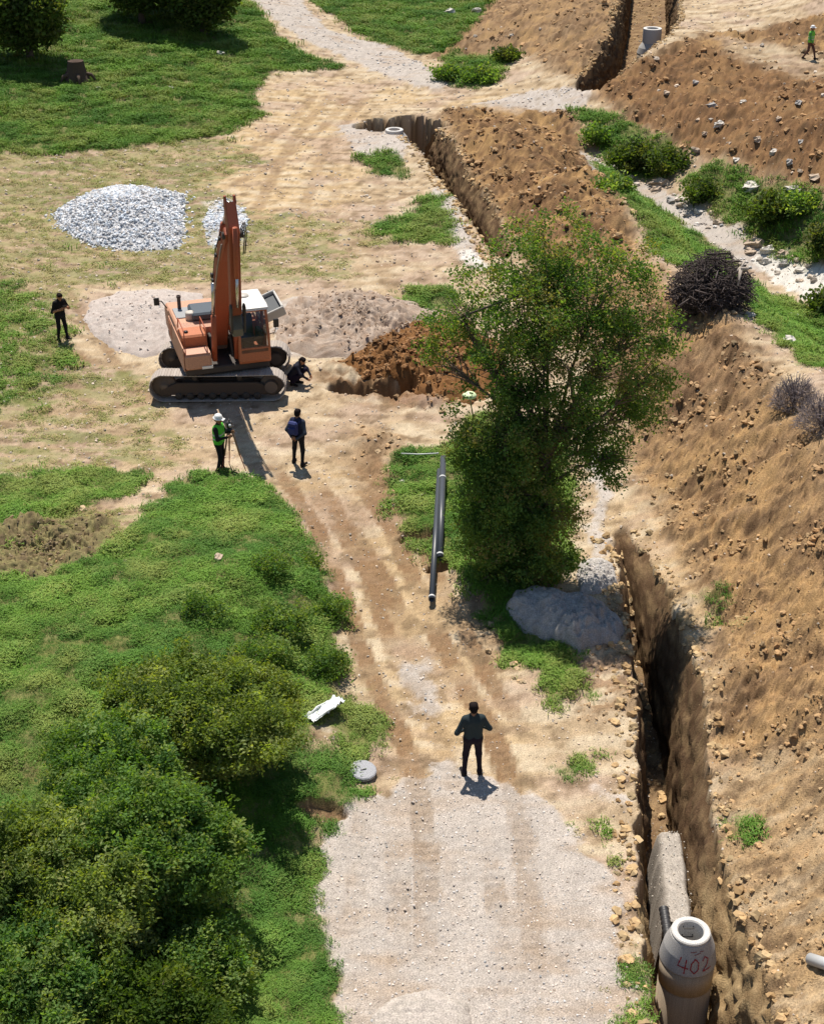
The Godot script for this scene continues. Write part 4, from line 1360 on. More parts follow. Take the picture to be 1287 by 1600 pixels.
func build_excavator() -> void:
	var base := on_ground(Vector2(-6.16, -41.35).x, Vector2(-6.16, -41.35).y - 1.42, -0.02)
	digger = thing("crawler_excavator", "orange crawler excavator with raised boom and no bucket on the dirt yard", "excavator", base, 0.02)
	var orange := worn(Color(0.48, 0.155, 0.062), 0.6, 0.4)
	var rust := worn(Color(0.38, 0.088, 0.034), 0.6, 0.4)
	var pale := worn(Color(0.57, 0.3, 0.19), 0.65, 0.4)
	var dark := worn(Color(0.05, 0.04, 0.034), 0.75, 1.2)
	var steel := worn(Color(0.4, 0.35, 0.31), 0.75, 1.3)
	var grey := worn(Color(0.3, 0.31, 0.32), 0.6, 1.2)
	var white := worn(Color(0.72, 0.71, 0.68), 0.5, 1.2)
	var chrome := paint_of(Color(0.6, 0.6, 0.58), 0.25, 0.9)
	var black := paint_of(Color(0.02, 0.02, 0.022), 0.5)
	var glass := StandardMaterial3D.new()
	glass.albedo_color = Color(0.05, 0.08, 0.12, 0.55)
	glass.transparency = BaseMaterial3D.TRANSPARENCY_ALPHA
	glass.roughness = 0.05
	crawler(1.12, rust, steel, dark)
	crawler(-1.12, rust, steel, dark)
	var st := start()
	box(st, Vector3(0, 0.62, 0), Vector3(1.7, 0.34, 1.5), 0.06)
	for x in [-1.0, 1.0]:
		for z in [-1.0, 1.0]:
			box(st, Vector3(0.75 * x, 0.55, 0.72 * z), Vector3(0.55, 0.28, 0.85), 0.05, Basis(Vector3.UP, 0.35 * x * z))
	obj("undercarriage_frame", st, dark, digger)
	st = start(true)
	lathe(st, Vector3.ZERO, [[0.0, 0.75], [0.72, 0.75], [0.74, 0.78], [0.74, 0.97], [0.0, 0.98]], 36)
	obj("slewing_ring", st, dark, digger)
	# --- upper works; x across (cab on +x), z forward
	st = start()
	box(st, Vector3(0, 1.1, -0.45), Vector3(2.66, 0.22, 3.6), 0.03)
	upper("deck", st, dark)
	st = start()
	prism(st, [-2.6, 1.22, -2.0, 1.16, -1.75, 1.22, -1.75, 2.05, -2.55, 2.0, -2.72, 1.75], -1.34, 1.34, 0.07)
	upper("counterweight", st, pale)
	st = start()
	prism(st, [-1.74, 1.22, 0.0, 1.22, 0.0, 2.02, -0.25, 2.14, -1.74, 2.12], -1.33, 0.28, 0.05)
	var hood := upper("engine_housing", st, pale)
	st = start()
	box(st, Vector3(-0.35, 2.27, -0.75), Vector3(0.85, 0.26, 1.0), 0.06)
	var lid := upper("engine_hood", st, worn(Color(0.07, 0.09, 0.11), 0.45, 1.2), hood)
	lid.set_meta("label", "raised dark blue-grey engine hood")
	st = start()
	for k in 7:
		box(st, Vector3(-1.345, 1.45 + 0.08 * k, -1.0), Vector3(0.02, 0.04, 0.9), 0.006)
	upper("grille_slats", st, black, hood)
	st = start()
	box(st, Vector3(-0.95, 2.15, -1.1), Vector3(0.55, 0.04, 0.9), 0.01)
	upper("anti_slip_plate", st, grey, hood)
	st = start(true)
	lathe(st, Vector3(-1.0, 2.12, -1.45), [[0.06, 0.0], [0.06, 0.42], [0.075, 0.43], [0.075, 0.5], [0.05, 0.5], [0.05, 0.3]], 16)
	upper("exhaust_pipe", st, worn(Color(0.09, 0.06, 0.05), 0.8, 2.0))
	st = start(true)
	lathe(st, Vector3(-0.8, 2.15, -0.5), [[0.0, 0.0], [0.16, 0.0], [0.16, 0.22], [0.13, 0.25], [0.0, 0.25]], 20)
	upper("air_cleaner", st, worn(Color(0.55, 0.5, 0.44), 0.6, 2.0))
	# tank and tool boxes beside the boom
	st = start()
	box(st, Vector3(-0.92, 1.66, 0.42), Vector3(0.82, 0.9, 0.78), 0.06)
	var tank := upper("fuel_tank", st, orange)
	st = start(true)
	lathe(st, Vector3(-1.12, 2.11, 0.5), [[0.0, 0.0], [0.07, 0.0], [0.07, 0.05], [0.0, 0.06]], 14)
	upper("filler_cap", st, black, tank)
	st = start()
	box(st, Vector3(-0.92, 1.46, 1.14), Vector3(0.82, 0.5, 0.62), 0.05)
	var tool_box := upper("tool_box", st, pale)
	st = start()
	box(st, Vector3(-0.92, 1.73, 1.14), Vector3(0.78, 0.03, 0.58), 0.01)
	upper("lid", st, worn(Color(0.6, 0.33, 0.23), 0.6, 0.9), tool_box)
	st = start()
	box(st, Vector3(-0.66, 1.27, 1.465), Vector3(0.34, 0.09, 0.02), 0.005)
	upper("number_plate", st, paint_of(Color(0.75, 0.74, 0.7), 0.5), tool_box)
	st = start()
	box(st, Vector3(-1.36, 1.55, -0.1), Vector3(0.04, 0.78, 2.9), 0.012)
	var side := upper("side_panel", st, pale)
	st = start()
	box(st, Vector3(-1.385, 1.6, -1.2), Vector3(0.012, 0.5, 0.6), 0.004)
	upper("door", st, orange, side)
	st = start(true)
	tube(st, [Vector3(-1.3, 1.2, 1.4), Vector3(-1.3, 2.45, 1.35), Vector3(-1.3, 2.5, 1.2), Vector3(-1.3, 2.5, 0.2), Vector3(-1.3, 2.15, 0.1)], [0.018], 8)
	tube(st, [Vector3(-0.62, 1.75, 1.4), Vector3(-0.62, 2.45, 1.35), Vector3(-0.62, 2.5, 1.2), Vector3(-0.62, 2.5, 0.3), Vector3(-0.62, 2.1, 0.25)], [0.018], 8)
	upper("handrail", st, rust)
	st = start(true)
	tube(st, [Vector3(-1.34, 2.05, -1.9), Vector3(-1.5, 2.3, -1.95), Vector3(-1.62, 2.32, -1.95)], [0.02], 6)
	var arm := upper("mirror_arm", st, black)
	st = start()
	box(st, Vector3(-1.66, 2.3, -1.95), Vector3(0.18, 0.26, 0.05), 0.02)
	upper("mirror", st, black, arm)
	# --- cab
	st = start()
	prism(st, [-0.35, 1.22, 1.42, 1.22, 1.5, 1.32, 1.46, 1.72, 1.4, 1.72, 1.38, 1.34, -0.28, 1.34, -0.28, 1.95, -0.35, 1.95], 0.36, 1.36, 0.02)
	var cab := upper("cab", st, orange)
	st = start()
	box(st, Vector3(1.335, 1.58, 0.3), Vector3(0.05, 0.72, 1.25), 0.015)
	box(st, Vector3(0.385, 1.6, 0.5), Vector3(0.05, 0.75, 1.75), 0.015)
	upper("side_wall", st, orange, cab)
	for x in [0.4, 1.32]:
		for pillar in [[Vector3(x, 1.7, 1.44), Vector3(x, 2.1, 1.43), Vector3(x, 2.86, 1.12)], [Vector3(x, 1.3, -0.31), Vector3(x, 2.86, -0.27)], [Vector3(x, 1.9, 0.42), Vector3(x, 2.86, 0.42)]]:
			st = start()
			tube(st, pillar, [0.045], 8)
			upper("cab_pillar", st, orange, cab)
	for bar in [[Vector3(0.4, 2.84, 1.12), Vector3(1.32, 2.84, 1.12)], [Vector3(0.4, 1.72, 1.45), Vector3(1.32, 1.72, 1.45)]]:
		st = start()
		tube(st, bar, [0.04], 8)
		upper("cab_bar", st, orange, cab)
	st = start()
	prism(st, [-0.42, 2.87, 1.22, 2.87, 1.2, 2.94, 1.0, 3.0, -0.3, 3.0, -0.42, 2.94], 0.33, 1.4, 0.03)
	upper("cab_roof", st, white, cab)
	st = start(true)
	lathe(st, Vector3(0.8, 3.0, 0.2), [[0.0, 0.05], [0.17, 0.05], [0.19, 0.02], [0.2, 0.0]].map(func(q): return q), 24)
	upper("roof_hatch", st, worn(Color(0.5, 0.47, 0.42), 0.5, 1.5), cab)
	st = start()
	quad(st, Vector3(0.43, 1.74, 1.455), Vector3(0.43, 2.1, 1.44), Vector3(1.29, 2.1, 1.44), Vector3(1.29, 1.74, 1.455))
	quad(st, Vector3(0.43, 2.1, 1.44), Vector3(0.43, 2.82, 1.15), Vector3(1.29, 2.82, 1.15), Vector3(1.29, 2.1, 1.44))
	upper("windscreen", st, glass, cab)
	st = start()
	quad(st, Vector3(0.44, 1.36, 1.47), Vector3(0.44, 1.7, 1.475), Vector3(1.28, 1.7, 1.475), Vector3(1.28, 1.36, 1.47))
	upper("lower_pane", st, glass, cab)
	st = start()
	quad(st, Vector3(1.33, 1.95, -0.25), Vector3(1.33, 2.8, -0.25), Vector3(1.33, 2.8, 0.4), Vector3(1.33, 1.95, 0.4))
	quad(st, Vector3(1.33, 1.95, 0.44), Vector3(1.33, 2.8, 0.44), Vector3(1.33, 2.8, 1.1), Vector3(1.33, 1.95, 1.4))
	upper("door_pane", st, glass, cab)
	st = start()
	quad(st, Vector3(0.39, 1.98, -0.25), Vector3(0.39, 2.8, -0.25), Vector3(0.39, 2.8, 1.1), Vector3(0.39, 1.98, 1.4))
	upper("side_pane", st, glass, cab)
	st = start()
	box(st, Vector3(0.85, 1.62, 0.28), Vector3(0.5, 0.14, 0.5), 0.05)
	box(st, Vector3(0.85, 1.98, 0.02), Vector3(0.48, 0.7, 0.14), 0.05, Basis(Vector3.RIGHT, -0.15))
	box(st, Vector3(0.85, 1.45, 0.28), Vector3(0.36, 0.25, 0.36), 0.02)
	upper("operator_seat", st, black, cab)
	for x in [0.52, 1.18]:
		st = start()
		box(st, Vector3(x, 1.75, 0.55), Vector3(0.16, 0.5, 0.5), 0.03)
		upper("control_console", st, black, cab)
	st = start(true)
	tube(st, [Vector3(1.38, 2.1, 1.35), Vector3(1.52, 2.2, 1.5), Vector3(1.55, 2.5, 1.5)], [0.015], 6)
	var arm2 := upper("mirror_arm", st, black)
	st = start()
	box(st, Vector3(1.56, 2.5, 1.5), Vector3(0.17, 0.28, 0.05), 0.02)
	upper("mirror", st, black, arm2)
	# --- opened side door of the radiator bay, behind the cab
	st = start()
	prism(st, [-1.72, 1.22, -0.5, 1.22, -0.5, 2.0, -1.72, 2.0], 0.3, 1.33, 0.04)
	var bay := upper("radiator_bay", st, pale)
	st = start()
	var tilt := Basis(Vector3.BACK, 0.35) * Basis(Vector3.RIGHT, 0.2)
	var mid := Vector3(1.72, 2.28, -0.45)
	for e in [[Vector3(0, 0, -0.52), Vector3(0.86, 0.34, 0.07)], [Vector3(0, 0, 0.52), Vector3(0.86, 0.34, 0.07)], [Vector3(-0.4, 0, 0), Vector3(0.07, 0.34, 0.97)], [Vector3(0.4, 0, 0), Vector3(0.07, 0.34, 0.97)]]:
		box(st, mid + tilt * (e[0] as Vector3), e[1], 0.02, tilt)
	var door := upper("open_bay_door", st, worn(Color(0.6, 0.58, 0.54), 0.6, 1.2), bay)
	door.set_meta("label", "opened white-rimmed bay door with dark inner panel")
	st = start()
	box(st, mid + tilt * Vector3(0, 0.02, 0), Vector3(0.73, 0.06, 0.97), 0.01, tilt)
	upper("door_lining", st, worn(Color(0.06, 0.07, 0.08), 0.6, 1.5), bay)
	st = start(true)
	tube(st, [Vector3(1.3, 1.7, -0.6), Vector3(1.75, 2.2, -0.5)], [0.02], 6)
	upper("door_stay", st, black, bay)
	# --- boom: a bent box girder
	st = start()
	prism(st, [0.08, 1.55, 0.38, 1.5, 0.95, 2.6, 1.6, 3.85, 2.55, 5.0, 3.75, 6.02, 3.82, 6.25, 3.62, 6.4, 2.8, 5.8, 1.8, 4.95, 1.02, 3.95, 0.4, 2.6], -0.25, 0.2, 0.03)
	var boom := upper("boom", st, rust)
	for pin in [[Vector3(-0.36, 1.62, 0.22), Vector3(0.32, 1.62, 0.22)], [Vector3(-0.3, 6.18, 3.68), Vector3(0.3, 6.18, 3.68)]]:
		st = start(true)
		tube(st, pin, [0.11], 16)
		upper("boom_pin", st, dark, boom)
	st = start()
	prism(st, [-0.25, 1.2, 0.75, 1.2, 0.4, 1.85, 0.05, 1.85], -0.38, -0.29, 0.02)
	prism(st, [-0.25, 1.2, 0.75, 1.2, 0.4, 1.85, 0.05, 1.85], 0.25, 0.34, 0.02)
	upper("boom_bracket", st, dark)
	for x in [-0.37, 0.33]:
		st = start(true)
		tube(st, [Vector3(x, 1.35, 1.15), Vector3(x, 2.95, 1.5)], [0.085], 14)
		var ram := upper("boom_cylinder", st, rust)
		st = start(true)
		tube(st, [Vector3(x, 2.95, 1.5), Vector3(x, 4.1, 1.75)], [0.05], 12)
		upper("piston_rod", st, chrome, ram)
	# seam plates and clamps along the girder
	for q in [[0.72, 2.6, 0.42], [1.3, 3.85, 0.5], [2.2, 4.95, 0.46], [3.1, 5.75, 0.4]]:
		st = start()
		box(st, Vector3(-0.025, q[1], q[0]), Vector3(0.475, 0.06, q[2]), 0.01, Basis(Vector3.RIGHT, -0.9))
		upper("seam_plate", st, worn(Color(0.3, 0.07, 0.03), 0.6, 0.6), boom)
		st = start()
		box(st, Vector3(-0.28, q[1] + 0.15, q[0] - 0.05), Vector3(0.07, 0.1, 0.16), 0.015)
		upper("hose_clamp", st, black, boom)
	for x in [-0.275, 0.225]:
		st = start(true)
		tube(st, [Vector3(x, 2.3, 0.75), Vector3(x, 3.6, 1.35), Vector3(x, 4.8, 2.3), Vector3(x, 5.8, 3.3)], [0.02], 6)
		upper("hydraulic_line", st, steel, boom)
	# stick ram on the back of the boom
	st = start(true)
	tube(st, [Vector3(-0.02, 4.75, 1.15), Vector3(-0.02, 6.1, 2.35)], [0.09], 14)
	var ram2 := upper("stick_cylinder", st, rust)
	st = start(true)
	tube(st, [Vector3(-0.02, 6.1, 2.35), Vector3(-0.02, 7.05, 3.45)], [0.05], 12)
	upper("piston_rod", st, chrome, ram2)
	# --- stick hanging from the boom end
	st = start()
	prism(st, [3.45, 6.95, 3.72, 7.15, 4.05, 6.5, 3.98, 5.9, 3.6, 3.75, 3.35, 3.6, 3.24, 3.8, 3.47, 5.4, 3.5, 6.2], -0.165, 0.145, 0.025)
	var stick := upper("stick", st, rust)
	for x in [-0.17, 0.1]:
		st = start()
		prism(st, [3.42, 6.9, 3.5, 7.28, 3.66, 7.3, 3.74, 7.1], x, x + 0.06, 0.01)
		upper("stick_lug", st, rust, stick)
	st = start(true)
	tube(st, [Vector3(-0.01, 6.55, 4.2), Vector3(-0.01, 5.0, 3.98)], [0.075], 14)
	var ram3 := upper("bucket_cylinder", st, rust, stick)
	st = start(true)
	tube(st, [Vector3(-0.01, 5.0, 3.98), Vector3(-0.01, 4.05, 3.8)], [0.045], 12)
	upper("piston_rod", st, chrome, stick)
	ram3.name = "bucket_cylinder"
	st = start()
	for x in [-0.22, 0.17]:
		prism(st, [3.5, 3.95, 3.65, 4.1, 3.85, 4.1, 3.7, 3.7, 3.5, 3.62], x, x + 0.05, 0.01)
		prism(st, [3.78, 4.12, 3.9, 4.05, 3.66, 3.18, 3.54, 3.24], x, x + 0.05, 0.01)
	upper("bucket_linkage", st, dark, stick)
	st = start()
	prism(st, [3.22, 3.72, 3.4, 3.75, 3.66, 3.3, 3.6, 3.06, 3.3, 3.1, 3.18, 3.4], -0.17, 0.15, 0.02)
	upper("coupler", st, worn(Color(0.14, 0.13, 0.1), 0.7, 1.5), stick)
	# hoses
	for k in 4:
		st = start(true)
		var x := -0.2 + 0.11 * k
		tube(st, [Vector3(x, 1.9, 0.3), Vector3(x, 2.9, 0.42), Vector3(x, 4.05, 0.92), Vector3(x, 5.12, 1.7), Vector3(x, 6.02, 2.85)], [0.022], 6)
		upper("hose", st, black, boom)
	for k in 2:
		st = start(true)
		var x := 0.22 + 0.05 * k
		tube(st, [Vector3(x, 5.6, 2.9), Vector3(x + 0.05, 6.2, 3.4), Vector3(x + 0.08, 6.55, 3.8), Vector3(x + 0.06, 6.3, 4.05), Vector3(x, 5.7, 3.98)], [0.018], 6)
		upper("hose", st, black, stick)
	st = start()
	box(st, Vector3(-0.31, 4.2, 1.35), Vector3(0.08, 0.14, 0.14), 0.02)
	upper("work_lamp", st, black, boom)

# ---------------------------------------------------------------- people
func skin_mesh(st: SurfaceTool, bones: Array, cell: float, k: float) -> void:
	# bones: [from, to, radius there, radius here, colour]; joined by a smooth minimum and meshed as surface nets
	var lo := Vector3(1e9, 1e9, 1e9)
	var hi := -lo
	for b in bones:
		var m := maxf(b[2], b[3]) + 3.0 * cell + k
		var w := Vector3(m, m, m)
		lo = lo.min((b[0] as Vector3).min(b[1]) - w)
		hi = hi.max((b[0] as Vector3).max(b[1]) + w)
	var nx := int((hi.x - lo.x) / cell) + 2
	var ny := int((hi.y - lo.y) / cell) + 2
	var nz := int((hi.z - lo.z) / cell) + 2
	var total := nx * ny * nz
	var acc := PackedFloat32Array()
	acc.resize(total)
	var near := PackedFloat32Array()
	near.resize(total)
	near.fill(1e9)
	var who := PackedByteArray()
	who.resize(total)
	var id := 0
	for b in bones:
		var a: Vector3 = b[0]
		var e: Vector3 = b[1]
		var ra: float = b[2]
		var rb: float = b[3]
		var m := maxf(ra, rb) + 2.5 * cell + 3.0 * k
		var from := (a.min(e) - Vector3(m, m, m) - lo) / cell
		var to := (a.max(e) + Vector3(m, m, m) - lo) / cell
		var ab := e - a
		var ll := maxf(ab.length_squared(), 1e-9)
		for z in range(maxi(0, int(from.z)), mini(nz - 1, int(to.z) + 1) + 1):
			for y in range(maxi(0, int(from.y)), mini(ny - 1, int(to.y) + 1) + 1):
				var at := (z * ny + y) * nx
				for x in range(maxi(0, int(from.x)), mini(nx - 1, int(to.x) + 1) + 1):
					var p := lo + Vector3(x, y, z) * cell - a
					var t := clampf(p.dot(ab) / ll, 0.0, 1.0)
					var d := (p - ab * t).length() - lerpf(ra, rb, t)
					var q := at + x
					acc[q] += exp(-d / k)
					if d < near[q]:
						near[q] = d
						who[q] = id
		id += 1
	# now acc > 1 inside
	var vert := {}
	var nyx := ny * nx
	for z in nz - 1:
		for y in ny - 1:
			for x in nx - 1:
				var q := z * nyx + y * nx + x
				var s := 0
				if acc[q] > 1.0: s += 1
				if acc[q + 1] > 1.0: s += 1
				if acc[q + nx] > 1.0: s += 1
				if acc[q + nx + 1] > 1.0: s += 1
				if acc[q + nyx] > 1.0: s += 1
				if acc[q + nyx + 1] > 1.0: s += 1
				if acc[q + nyx + nx] > 1.0: s += 1
				if acc[q + nyx + nx + 1] > 1.0: s += 1
				if s == 0 or s == 8:
					continue
				var sum := Vector3.ZERO
				var n := 0
				for e in EDGES:
					var i0: int = q + e[0].x + e[0].y * nx + e[0].z * nyx
					var i1: int = q + e[1].x + e[1].y * nx + e[1].z * nyx
					var v0 := log(maxf(acc[i0], 1e-12))
					var v1 := log(maxf(acc[i1], 1e-12))
					if (v0 > 0.0) != (v1 > 0.0):
						var t := v0 / (v0 - v1)
						sum += Vector3(e[0]).lerp(Vector3(e[1]), t)
						n += 1
				vert[q] = lo + (Vector3(x, y, z) + sum / n) * cell
	var put := func(q: int) -> void:
		st.set_color(bones[who[q]][4])
		st.add_vertex(vert[q])
	for q in vert:
		var inside := acc[q] > 1.0
		for axis in 3:
			var step: int = [1, nx, nyx][axis]
			var u: int = [nx, nyx, 1][axis]
			var v: int = [nyx, 1, nx][axis]
			if (acc[q + step] > 1.0) == inside:
				continue
			var a: int = q
			var b: int = q - u
			var c: int = q - u - v
			var d: int = q - v
			if not (vert.has(b) and vert.has(c) and vert.has(d)):
				continue
			for w in ([a, b, c, a, c, d] if not inside else [a, c, b, a, d, c]):
				put.call(w)

const EDGES := [[Vector3i(0, 0, 0), Vector3i(1, 0, 0)], [Vector3i(0, 1, 0), Vector3i(1, 1, 0)], [Vector3i(0, 0, 1), Vector3i(1, 0, 1)], [Vector3i(0, 1, 1), Vector3i(1, 1, 1)],
	[Vector3i(0, 0, 0), Vector3i(0, 1, 0)], [Vector3i(1, 0, 0), Vector3i(1, 1, 0)], [Vector3i(0, 0, 1), Vector3i(0, 1, 1)], [Vector3i(1, 0, 1), Vector3i(1, 1, 1)],
	[Vector3i(0, 0, 0), Vector3i(0, 0, 1)], [Vector3i(1, 0, 0), Vector3i(1, 0, 1)], [Vector3i(0, 1, 0), Vector3i(0, 1, 1)], [Vector3i(1, 1, 0), Vector3i(1, 1, 1)]]

const SKIN := Color(0.33, 0.17, 0.1)

func hand(bones: Array, wrist: Vector3, dir: Vector3, palm: Vector3, side: float, curl: float) -> void:
	# palm: the way the palm looks; side: +1 puts the thumb along palm x dir
	var across := dir.cross(palm).normalized() * side
	var knuckle := wrist + dir * 0.085
	for s in [-1.0, 0.0, 1.0]:
		bones.append([wrist + across * 0.014 * s, knuckle + across * 0.026 * s, 0.02, 0.014, SKIN])
	var long := [0.062, 0.075, 0.07, 0.055]
	for f in 4:
		var p := knuckle + across * (0.033 - 0.022 * f)
		var d := dir
		var left: float = long[f]
		var n := 3
		for j in n:
			d = (d * cos(curl * 0.6) + palm * sin(curl * 0.6)).normalized()
			var q := p + d * left / n * (1.25 - 0.25 * j)
			bones.append([p, q, 0.0095 - 0.001 * j, 0.009 - 0.001 * j, SKIN])
			p = q
	var tp := wrist + dir * 0.025 + across * 0.025
	var td := (dir * 0.7 + across * 0.75 + palm * 0.35).normalized()
	bones.append([tp, tp + td * 0.04, 0.012, 0.011, SKIN])
	bones.append([tp + td * 0.04, tp + td * 0.04 + (td + dir * 0.5 + palm * 0.3).normalized() * 0.032, 0.0105, 0.009, SKIN])

func person(label: String, where: Vector3, turn: float, pose: Dictionary, look: Dictionary, fine := 0.02) -> Node3D:
	# local axes: +z ahead, +x to the figure's left, y up
	var o := thing("person", label, "person", where, turn)
	var top: Color = look.top
	var leg: Color = look.legs
	var shoe: Color = look.get("shoes", Color(0.02, 0.018, 0.017))
	var hips: Vector3 = pose.get("hips", Vector3(0, 0.93, 0))
	var chest: Vector3 = pose.get("chest", Vector3(0, 1.36, 0.0))
	var spine := (chest - hips).normalized()
	var right := Vector3.RIGHT
	var girth: float = look.get("girth", 1.0)
	var bones := []
	bones.append([hips - right * 0.075, hips + right * 0.075, 0.115 * girth, 0.115 * girth, leg])
	for s in [-1.0, 1.0]:
		bones.append([hips + right * 0.07 * s + spine * 0.06, chest + right * 0.085 * s, 0.105 * girth, 0.118 * girth, top])
	bones.append([chest - right * 0.15 + spine * 0.07, chest + right * 0.15 + spine * 0.07, 0.072, 0.072, top])
	var neck := chest + spine * 0.13
	var head_at: Vector3 = pose.get("head", chest + spine * 0.29 + Vector3(0, 0, 0.02))
	bones.append([neck - spine * 0.03, head_at - (head_at - neck) * 0.35, 0.058, 0.052, SKIN])
	bones.append([neck - right * 0.05, neck + right * 0.05, 0.055, 0.055, top])
	var fingers := []
	for s in [1.0, -1.0]:
		var n := "left" if s > 0 else "right"
		var sh: Vector3 = chest + right * 0.185 * s + spine * 0.06
		var el: Vector3 = pose.get(n + "_elbow", sh + Vector3(0.06 * s, -0.3, -0.02))
		var wr: Vector3 = pose.get(n + "_wrist", el + Vector3(0.0, -0.25, 0.06))
		var sleeve: Color = look.get("sleeves", top)
		bones.append([sh, el, 0.062, 0.05, look.get("upper_sleeves", sleeve)])
		bones.append([el, wr, 0.047, 0.033, sleeve])
		var dir: Vector3 = pose.get(n + "_hand", (wr - el).normalized())
		var palm: Vector3 = pose.get(n + "_palm", Vector3(-s, 0, 0))
		palm = (palm - dir * palm.dot(dir)).normalized()
		bones.append([wr, wr + dir * 0.03, 0.03, 0.024, SKIN])
		var hb := []
		hand(hb, wr + dir * 0.01, dir, palm, s, pose.get(n + "_curl", 0.5))
		fingers.append(hb)
		var hip: Vector3 = hips + right * 0.095 * s - Vector3(0, 0.02, 0)
		var kn: Vector3 = pose.get(n + "_knee", hip + Vector3(0.02 * s, -0.42, 0.03))
		var an: Vector3 = pose.get(n + "_ankle", kn + Vector3(0.01 * s, -0.42, -0.04))
		var toe: Vector3 = pose.get(n + "_toe", an + Vector3(0.04 * s, -0.045, 0.17))
		bones.append([hip, kn, 0.092 * girth, 0.064, leg])
		bones.append([kn, an, 0.063, 0.046, leg])
		bones.append([an - Vector3(0, 0.02, 0), an - Vector3(0, 0.04, 0), 0.05, 0.05, shoe])
		bones.append([an + Vector3(0, -0.045, -0.04), toe, 0.042, 0.038, shoe])
	var st := start(true)
	skin_mesh(st, bones, fine, 0.018)
	for hb in fingers:
		skin_mesh(st, hb, 0.007, 0.004)
	# head with face
	var hb := []
	var tilt: float = pose.get("nod", 0.0)
	var yaw: float = pose.get("head_turn", 0.0)
	var hd := Basis(Vector3.UP, yaw) * Basis(Vector3.RIGHT, tilt)
	var hair: Color = look.get("hair", Color(0.012, 0.01, 0.009))
	for q in [[Vector3(0, 0.03, -0.01), Vector3(0, 0.01, 0.02), 0.088, 0.085, SKIN], [Vector3(0, -0.05, 0.03), Vector3(0, -0.07, 0.045), 0.058, 0.045, SKIN], [Vector3(0, 0.02, 0.1), Vector3(0, -0.018, 0.115), 0.01, 0.016, SKIN],
			[Vector3(0.085, -0.01, 0), Vector3(0.09, 0.02, -0.01), 0.017, 0.02, SKIN], [Vector3(-0.085, -0.01, 0), Vector3(-0.09, 0.02, -0.01), 0.017, 0.02, SKIN],
			[Vector3(0.032, 0.012, 0.093), Vector3(0.033, 0.012, 0.094), 0.012, 0.012, Color(0.03, 0.02, 0.018)], [Vector3(-0.032, 0.012, 0.093), Vector3(-0.033, 0.012, 0.094), 0.012, 0.012, Color(0.03, 0.02, 0.018)],
			[Vector3(-0.018, -0.055, 0.095), Vector3(0.018, -0.055, 0.095), 0.01, 0.01, Color(0.25, 0.08, 0.06)],
			[Vector3(0, 0.055, -0.02), Vector3(0, 0.0, -0.045), 0.09, 0.078, hair], [Vector3(0.03, 0.075, 0.03), Vector3(-0.03, 0.075, 0.03), 0.062, 0.062, hair]]:
		hb.append([head_at + hd * (q[0] as Vector3), head_at + hd * (q[1] as Vector3), q[2], q[3], q[4]])
	skin_mesh(st, hb, fine * 0.5, 0.006)
	var body := obj("body", st, tinted(0.85), o)
	body.set_meta("kind", "thing")
	if look.has("vest"):
		st = start(true)
		var v: Color = look.vest
		var silver := Color(0.5, 0.52, 0.5)
		var vb := []
		for s in [-1.0, 1.0]:
			for y in 10:
				var a := (hips + spine * 0.04).lerp(chest + spine * 0.04, y / 10.0)
				var b := (hips + spine * 0.04).lerp(chest + spine * 0.04, (y + 1) / 10.0)
				vb.append([a + right * 0.075 * s, b + right * 0.08 * s, 0.126 * girth, 0.128 * girth, silver if y == 2 or y == 5 else v])
			vb.append([chest + right * 0.1 * s + spine * 0.06, chest + right * 0.13 * s + spine * 0.09, 0.085, 0.078, v])
		skin_mesh(st, vb, fine, 0.012)
		obj("safety_vest", st, tinted(0.7), o)
	if look.has("helmet"):
		st = start(true)
		lathe(st, head_at + hd * Vector3(0, 0.055, -0.008), [[0.118, -0.012], [0.15, -0.012], [0.15, 0.0], [0.122, 0.008], [0.12, 0.045], [0.1, 0.09], [0.06, 0.118], [0.0, 0.128]], 24, hd)
		var hm := obj("helmet", st, paint_of(look.helmet, 0.35), o)
		st = start()
		box(st, head_at + hd * Vector3(0, 0.052, 0.14), Vector3(0.15, 0.012, 0.09), 0.005, hd)
		obj("peak", st, paint_of(look.helmet, 0.35), hm)
	if look.has("pack"):
		st = start()
		var back := (hips + chest) * 0.5 + spine * 0.12
		box(st, back + Vector3(look.pack_x, 0, -0.19), Vector3(0.3, 0.42, 0.15), 0.05, Basis(Vector3.RIGHT, -0.06))
		var pk := obj("backpack", st, worn(look.pack, 0.8, 3.0), o)
		st = start()
		box(st, back + Vector3(look.pack_x, -0.06, -0.28), Vector3(0.22, 0.2, 0.06), 0.02, Basis(Vector3.RIGHT, -0.06))
		obj("pocket", st, worn(look.pack, 0.8, 3.0), pk)
		for s in [-1.0, 1.0]:
			st = start(true)
			tube(st, [back + Vector3(0.1 * s, 0.15, -0.12), chest + Vector3(0.11 * s, 0.145, 0.0), chest + Vector3(0.11 * s, 0.02, 0.135), back + Vector3(0.14 * s, -0.1, 0.06)], [0.02], 6)
			obj("strap", st, worn(look.pack, 0.8, 3.0), pk)
	return o

